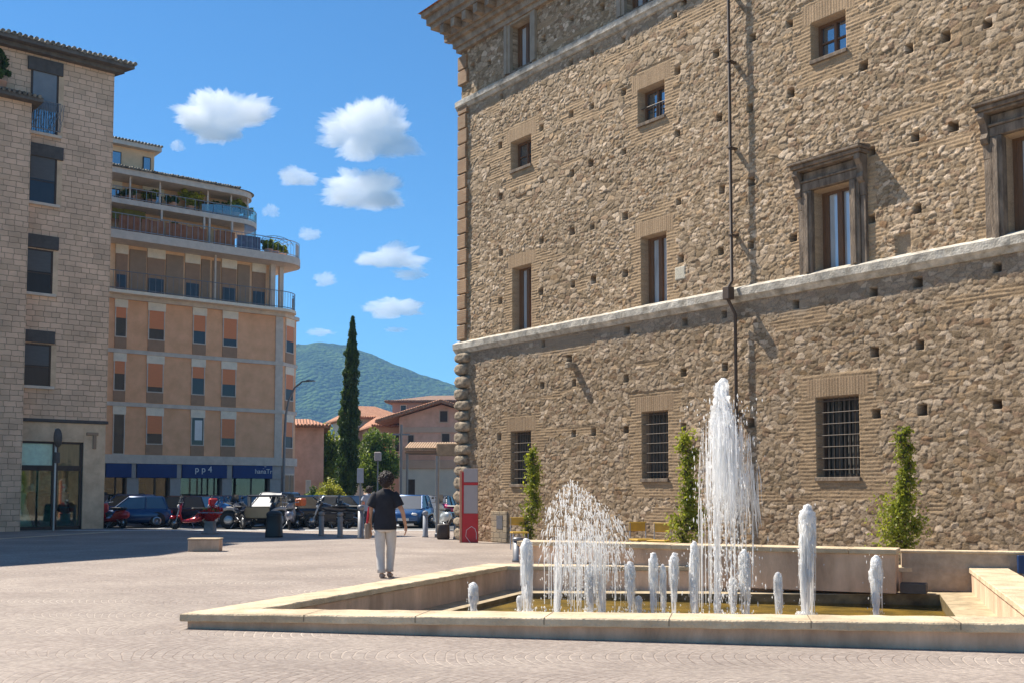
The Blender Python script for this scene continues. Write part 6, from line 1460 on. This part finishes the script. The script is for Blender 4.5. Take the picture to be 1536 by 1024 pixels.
# ------------------------------------------------------------------ people
def skinobj(name, V, E, Rr, m, parent, sub=2):
    me_ = bpy.data.meshes.new(name); me_.from_pydata(V, E, []); o_ = link(name, me_, parent); me_.materials.append(m)
    md = o_.modifiers.new('skin', 'SKIN'); md.use_smooth_shade = True
    sv = me_.skin_vertices[0].data
    for i, r_ in enumerate(Rr): sv[i].radius = (r_, r_) if not hasattr(r_, '__len__') else r_; sv[i].use_root = (i == 0)
    md2 = o_.modifiers.new('sub', 'SUBSURF'); md2.levels = sub; md2.render_levels = sub
    return o_
def person(label, loc, rz, h=1.78, top=None, legs=None, bag=True, hair=None):
    s = h / 1.78; root = thing('person', label, 'person', loc, rz)
    V = []; E = []; Rr = []
    def j(p, r_, par=None):
        V.append(tuple(c * s for c in p)); Rr.append(tuple(x * s for x in r_) if hasattr(r_, '__len__') else r_ * s)
        if par is not None: E.append((par, len(V) - 1))
        return len(V) - 1
    pel = j((0, 0, .96), (.13, .10)); sp = j((0, 0, 1.15), (.12, .09), pel); chst = j((0, .01, 1.34), (.14, .1), sp); nb = j((0, .01, 1.47), (.075, .07), chst); nk = j((.005, .02, 1.54), .052, nb)
    hd0 = j((.01, .03, 1.60), (.068, .075), nk); hd1 = j((.012, .035, 1.68), (.078, .092), hd0); hd2 = j((.012, .03, 1.745), (.05, .06), hd1)
    nose = j((.012, .125, 1.655), .016, hd1)
    for sg in (-1, 1): j((sg * .085 + .012, .02, 1.655), .018, hd1)
    hands = {}
    for sg in (-1, 1):
        sh_ = j((sg * .17, 0, 1.42), .06, chst)
        if sg > 0: pts = [((.235, -.03, 1.26), .045), ((.30, -.04, 1.14), .04), ((.325, 0.0, 1.0), .034), ((.345, .05, .89), .025)]
        else: pts = [((-.225, .0, 1.26), .045), ((-.255, .0, 1.13), .04), ((-.27, .05, 1.0), .034), ((-.265, .1, .89), .025)]
        p_ = sh_
        for q, r_ in pts: p_ = j(q, r_, p_)
        w_ = pts[-1][0]; pm_ = j((w_[0] + sg * .005, w_[1] + .02, w_[2] - .06), (.034, .02), p_)
        for fi, (dy, ln_) in enumerate(((-.028, .062), (-.009, .078), (.011, .072), (.03, .055))):
            a_ = j((w_[0] + sg * .004, w_[1] + .02 + dy, w_[2] - .1), .0095, pm_); b_ = j((w_[0] - sg * .004, w_[1] + .024 + dy, w_[2] - .1 - ln_ * .5), .0085, a_); j((w_[0] - sg * .022, w_[1] + .028 + dy, w_[2] - .1 - ln_), .007, b_)
        a_ = j((w_[0] - sg * .02, w_[1] + .055, w_[2] - .055), .011, pm_); j((w_[0] - sg * .028, w_[1] + .07, w_[2] - .09), .009, a_)
        hands[sg] = w_
    # legs: mid-stride, left (x<0) leg planted, right heel lifted a little
    for sg, L_ in ((-1, [((-.09, 0, .9), .085), ((-.085, .03, .5), .058), ((-.06, -.01, .28), .05), ((-.045, -.06, .09), .036), ((-.045, -.02, .035), .034), ((-.05, .1, .025), .03)]), (1, [((.09, 0, .9), .085), ((.085, .12, .53), .058), ((.07, .12, .3), .05), ((.055, .12, .1), .036), ((.055, .16, .04), .034), ((.06, .27, .03), .03)])):
        p_ = pel
        for q, r_ in L_: p_ = j(q, r_, p_)
    skinobj('body', V, E, Rr, M['skin'], root)
    S_ = lambda p: tuple(c * s for c in p)
    def ring(p, a, b): return (S_(p), a * s, b * s)
    sh = MB()
    sh.loft([ring((0, .0, .82), .195, .15), ring((0, 0, .87), .2, .15), ring((0, 0, .93), .192, .142), ring((0, 0, 1.02), .182, .13), ring((0, 0, 1.15), .178, .13), ring((0, 0, 1.3), .2, .135), ring((0, 0, 1.38), .215, .13), ring((0, 0, 1.44), .19, .105), ring((0, .01, 1.485), .11, .085), ring((0, .015, 1.51), .07, .068)], 22, wob=.02, cap=False)
    for sg in (-1, 1):
        d_ = Vector((sg * .08, -.02, -.17)).normalized(); X_ = Vector((0, 1, 0)); Y_ = d_.cross(X_).normalized()
        o_ = Vector((sg * .15, 0, 1.41)); 
        sh.loft([(tuple((o_ + d_ * t_) * s), r_ * s, r_ * s, X_, Y_) for t_, r_ in ((-.04, .065), (0, .085), (.08, .09), (.16, .09), (.22, .095))], 14, wob=.03, cap=False)
    sh.build('tshirt', top or M['tshirt'], root)
    tr_ = MB(); tr_.loft([ring((0, 0, 1.0), .165, .118), ring((0, 0, .95), .172, .125), ring((0, -.005, .88), .18, .135), ring((0, -.005, .82), .175, .135), ring((0, 0, .78), .15, .12)], 20, wob=.01)
    for sg, L_ in ((-1, [((-.088, 0, .88), .098), ((-.09, .01, .7), .093), ((-.085, .03, .5), .078), ((-.07, .0, .32), .072), ((-.055, -.04, .16), .068), ((-.048, -.055, .09), .07)]), (1, [((.088, 0, .88), .098), ((.09, .07, .7), .098), ((.085, .12, .52), .082), ((.072, .12, .32), .078), ((.058, .12, .16), .075), ((.056, .12, .1), .078)])):
        tr_.loft([ring(q, r_, r_ * 1.05) for q, r_ in L_], 16, wob=.045)
    tr_.build('trousers', legs or M['trousers'], root)
    hr = MB(); rr = random.Random(5)
    hr.ball(S_((.012, -.002, 1.685)), .115 * s, 16, sc=(1, 1.02, 1.12)).ball(S_((.01, -.03, 1.61)), .085 * s, 12, sc=(1.05, .8, 1.0))
    for i in range(260):
        a = rr.uniform(0, 6.28); e = rr.uniform(-.9, 1.4); d_ = Vector((math.cos(a) * math.cos(e), math.sin(a) * math.cos(e), math.sin(e)))
        if d_.y > .55 and d_.z < .5: continue
        c_ = Vector((.012, .008, 1.68)) + Vector((d_.x * .122, d_.y * .118, d_.z * .125)); hr.ball(S_(c_), rr.uniform(.012, .026) * s, 6)
    hr.build('hair', hair or M['hair'], root)
    for sg, (x, y) in ((-1, (-.048, .0)), (1, (.058, .18))):
        MB().loft([(S_((x, y - .09, .04)), .03 * s, .035 * s, (1, 0, 0), (0, 0, 1)), (S_((x, y - .05, .045)), .042 * s, .045 * s, (1, 0, 0), (0, 0, 1)), (S_((x, y + .05, .04)), .046 * s, .04 * s, (1, 0, 0), (0, 0, 1)), (S_((x, y + .14, .03)), .044 * s, .03 * s, (1, 0, 0), (0, 0, 1)), (S_((x, y + .18, .022)), .02 * s, .015 * s, (1, 0, 0), (0, 0, 1))], 12).build('shoe', M['shoe'], root)
    return root, hands, s
pb = ong(577, 866); D_ = pb.y
pr_, hd, s_ = person('dark-haired person in black t-shirt and pale trousers walking away beside the fountain', pb, R(-2), 1.80)
bw = pb + Vector((-.305 * 1.0, .1, .0))
bg_ = thing('shoulder_bag', 'flat beige bag with red strap at the left side of the walking person', 'bag', bw + Vector((0, 0, .70)), R(-2))
MB().bbox(-.045, .045, -.13, .13, -.03, .24, .02).build('bag_body', M['beige'], bg_)
MB().tube([(.0, -.1, .22), (.03, -.1, .5), (.085, -.06, .62), (.1, -.02, .64)], .022, 6).tube([(.0, .1, .22), (.03, .1, .5), (.09, .06, .62), (.1, .02, .64)], .018, 6).build('strap', M['orange_red'] if 'orange_red' in M else M['red'], bg_)
person('person in pale grey top standing among the vehicles, mostly hidden by the walking person', ong(553, 797), R(20), 1.64, M['greytop'], M['jeans'])

# ------------------------------------------------------------------ clouds
def cloudmat():
    m = bpy.data.materials.new('cumulus'); m.use_nodes = True; N = m.node_tree.nodes; N.clear(); L = m.node_tree.links
    o_ = N.new('ShaderNodeOutputMaterial'); v = N.new('ShaderNodeVolumePrincipled'); v.inputs['Color'].default_value = (1, 1, 1, 1); v.inputs['Density'].default_value = .015; v.inputs['Anisotropy'].default_value = 0.0
    L.new(v.outputs[0], o_.inputs['Volume']); return m
CM = cloudmat()
def fb3(P, f, sd):   # cheap 3d noise by summed planes
    return (vnoise(P[:, 0] * f + 7.3 * sd, P[:, 1] * f, sd) + vnoise(P[:, 1] * f + 3.1, P[:, 2] * f + sd, sd + 1) + vnoise(P[:, 2] * f, P[:, 0] * f + 9.7, sd + 2)) / 3
def cloud(label, cx, cy, wd, ht, sd, lobes=None):
    D_ = 5200.; c = atd(cx, cy, D_); a = wd / 2 * D_ / F; b = ht / 2 * D_ / F
    g_ = np.random.default_rng(sd); n1, n2 = 300, 170
    th_ = np.linspace(0, 2 * np.pi, n1, endpoint=False); ph = np.linspace(-np.pi / 2, np.pi / 2, n2)
    TH, PH = np.meshgrid(th_, ph, indexing='ij'); d = np.stack([np.cos(PH) * np.cos(TH), np.cos(PH) * np.sin(TH), np.sin(PH)], -1).reshape(-1, 3)
    # lobes: union of balls (star-shaped evaluation)
    K = lobes or 16; r_ = np.full(len(d), .5)
    for i in range(K):
        an_ = g_.uniform(0, 6.28); l_ = np.array([math.cos(an_) * g_.uniform(.3, .72), g_.uniform(-.35, .35), math.sin(an_) * g_.uniform(.25, .62)]); rad = g_.uniform(.2, .42)
        bq = d @ l_; disc = bq * bq - (l_ @ l_ - rad * rad); r_ = np.maximum(r_, np.where(disc > 0, bq + np.sqrt(np.maximum(disc, 0)), 0))
    P = d * r_[:, None]
    r2 = r_ * (1 + .30 * (fb3(P + 5, 5.5, sd) - .5) * 2 + .18 * (fb3(P + 5, 12, sd + 9) - .5) * 2 + .16 * (fb3(P + 5, 28, sd + 5) - .5) * 2 + .1 * (fb3(P + 5, 60, sd + 6) - .5) * 2)
    P = d * r2[:, None]; P[:, 2] = np.where(P[:, 2] < -.55, -.55 + (P[:, 2] + .55) * .4, P[:, 2])
    P = P * np.array([a, a * .6, b]) / np.array([.95, 1, .8])
    I = (np.arange(n1)[:, None] * n2 + np.arange(n2 - 1)[None, :]).ravel(); J = (((np.arange(n1) + 1) % n1)[:, None] * n2 + np.arange(n2 - 1)[None, :]).ravel()
    o_ = npmesh('cloud', P, np.stack([I, J, J + 1, I + 1], -1), CM, None, True, None, c)
    return tag(o_, label, 'cloud', 'small white cumulus clouds')
for i, (lb_, x, y, w_, h_) in enumerate([
    ('large white cloud at the upper left above the apartment block', 333, 180, 150, 80), ('large round white cloud in the upper middle of the sky', 558, 200, 148, 102),
    ('wide white cloud touching the large round one from below', 550, 286, 142, 66), ('small white cloud left of the wide middle one', 447, 264, 70, 36),
    ('tiny white cloud beside the roof room of the apartment block', 265, 219, 26, 20), ('small round white cloud right of the upper terrace', 464, 352, 36, 22),
    ('faint tiny cloud by the rounded terrace roof', 406, 318, 26, 22), ('long white cloud at mid height near the palace', 580, 388, 108, 40), ('thin flat cloud under the long one near the palace', 621, 413, 60, 18),
    ('small white cloud left of the long one at mid height', 484, 420, 42, 24), ('long low white cloud above and right of the cypress tip', 588, 462, 108, 34),
    ('small low cloud just above the hill left of the cypress', 483, 499, 44, 15), ('thin faint cloud lowest right of the cypress', 594, 495, 40, 8)]): cloud(lb_, x, y, w_, h_, 200 + i * 7)

# ------------------------------------------------------------------ haze
hz = MB().box(-1400, 1400, -70, 2500, -1, 330)
m = bpy.data.materials.new('haze'); m.use_nodes = True; N = m.node_tree.nodes; N.clear(); o_ = N.new('ShaderNodeOutputMaterial'); v = N.new('ShaderNodeVolumePrincipled')
v.inputs['Color'].default_value = (.3, .6, 1, 1); v.inputs['Density'].default_value = .00018; v.inputs['Anisotropy'].default_value = .0
m.node_tree.links.new(v.outputs[0], o_.inputs['Volume'])
tag(hz.build('haze', m), kind='stuff')
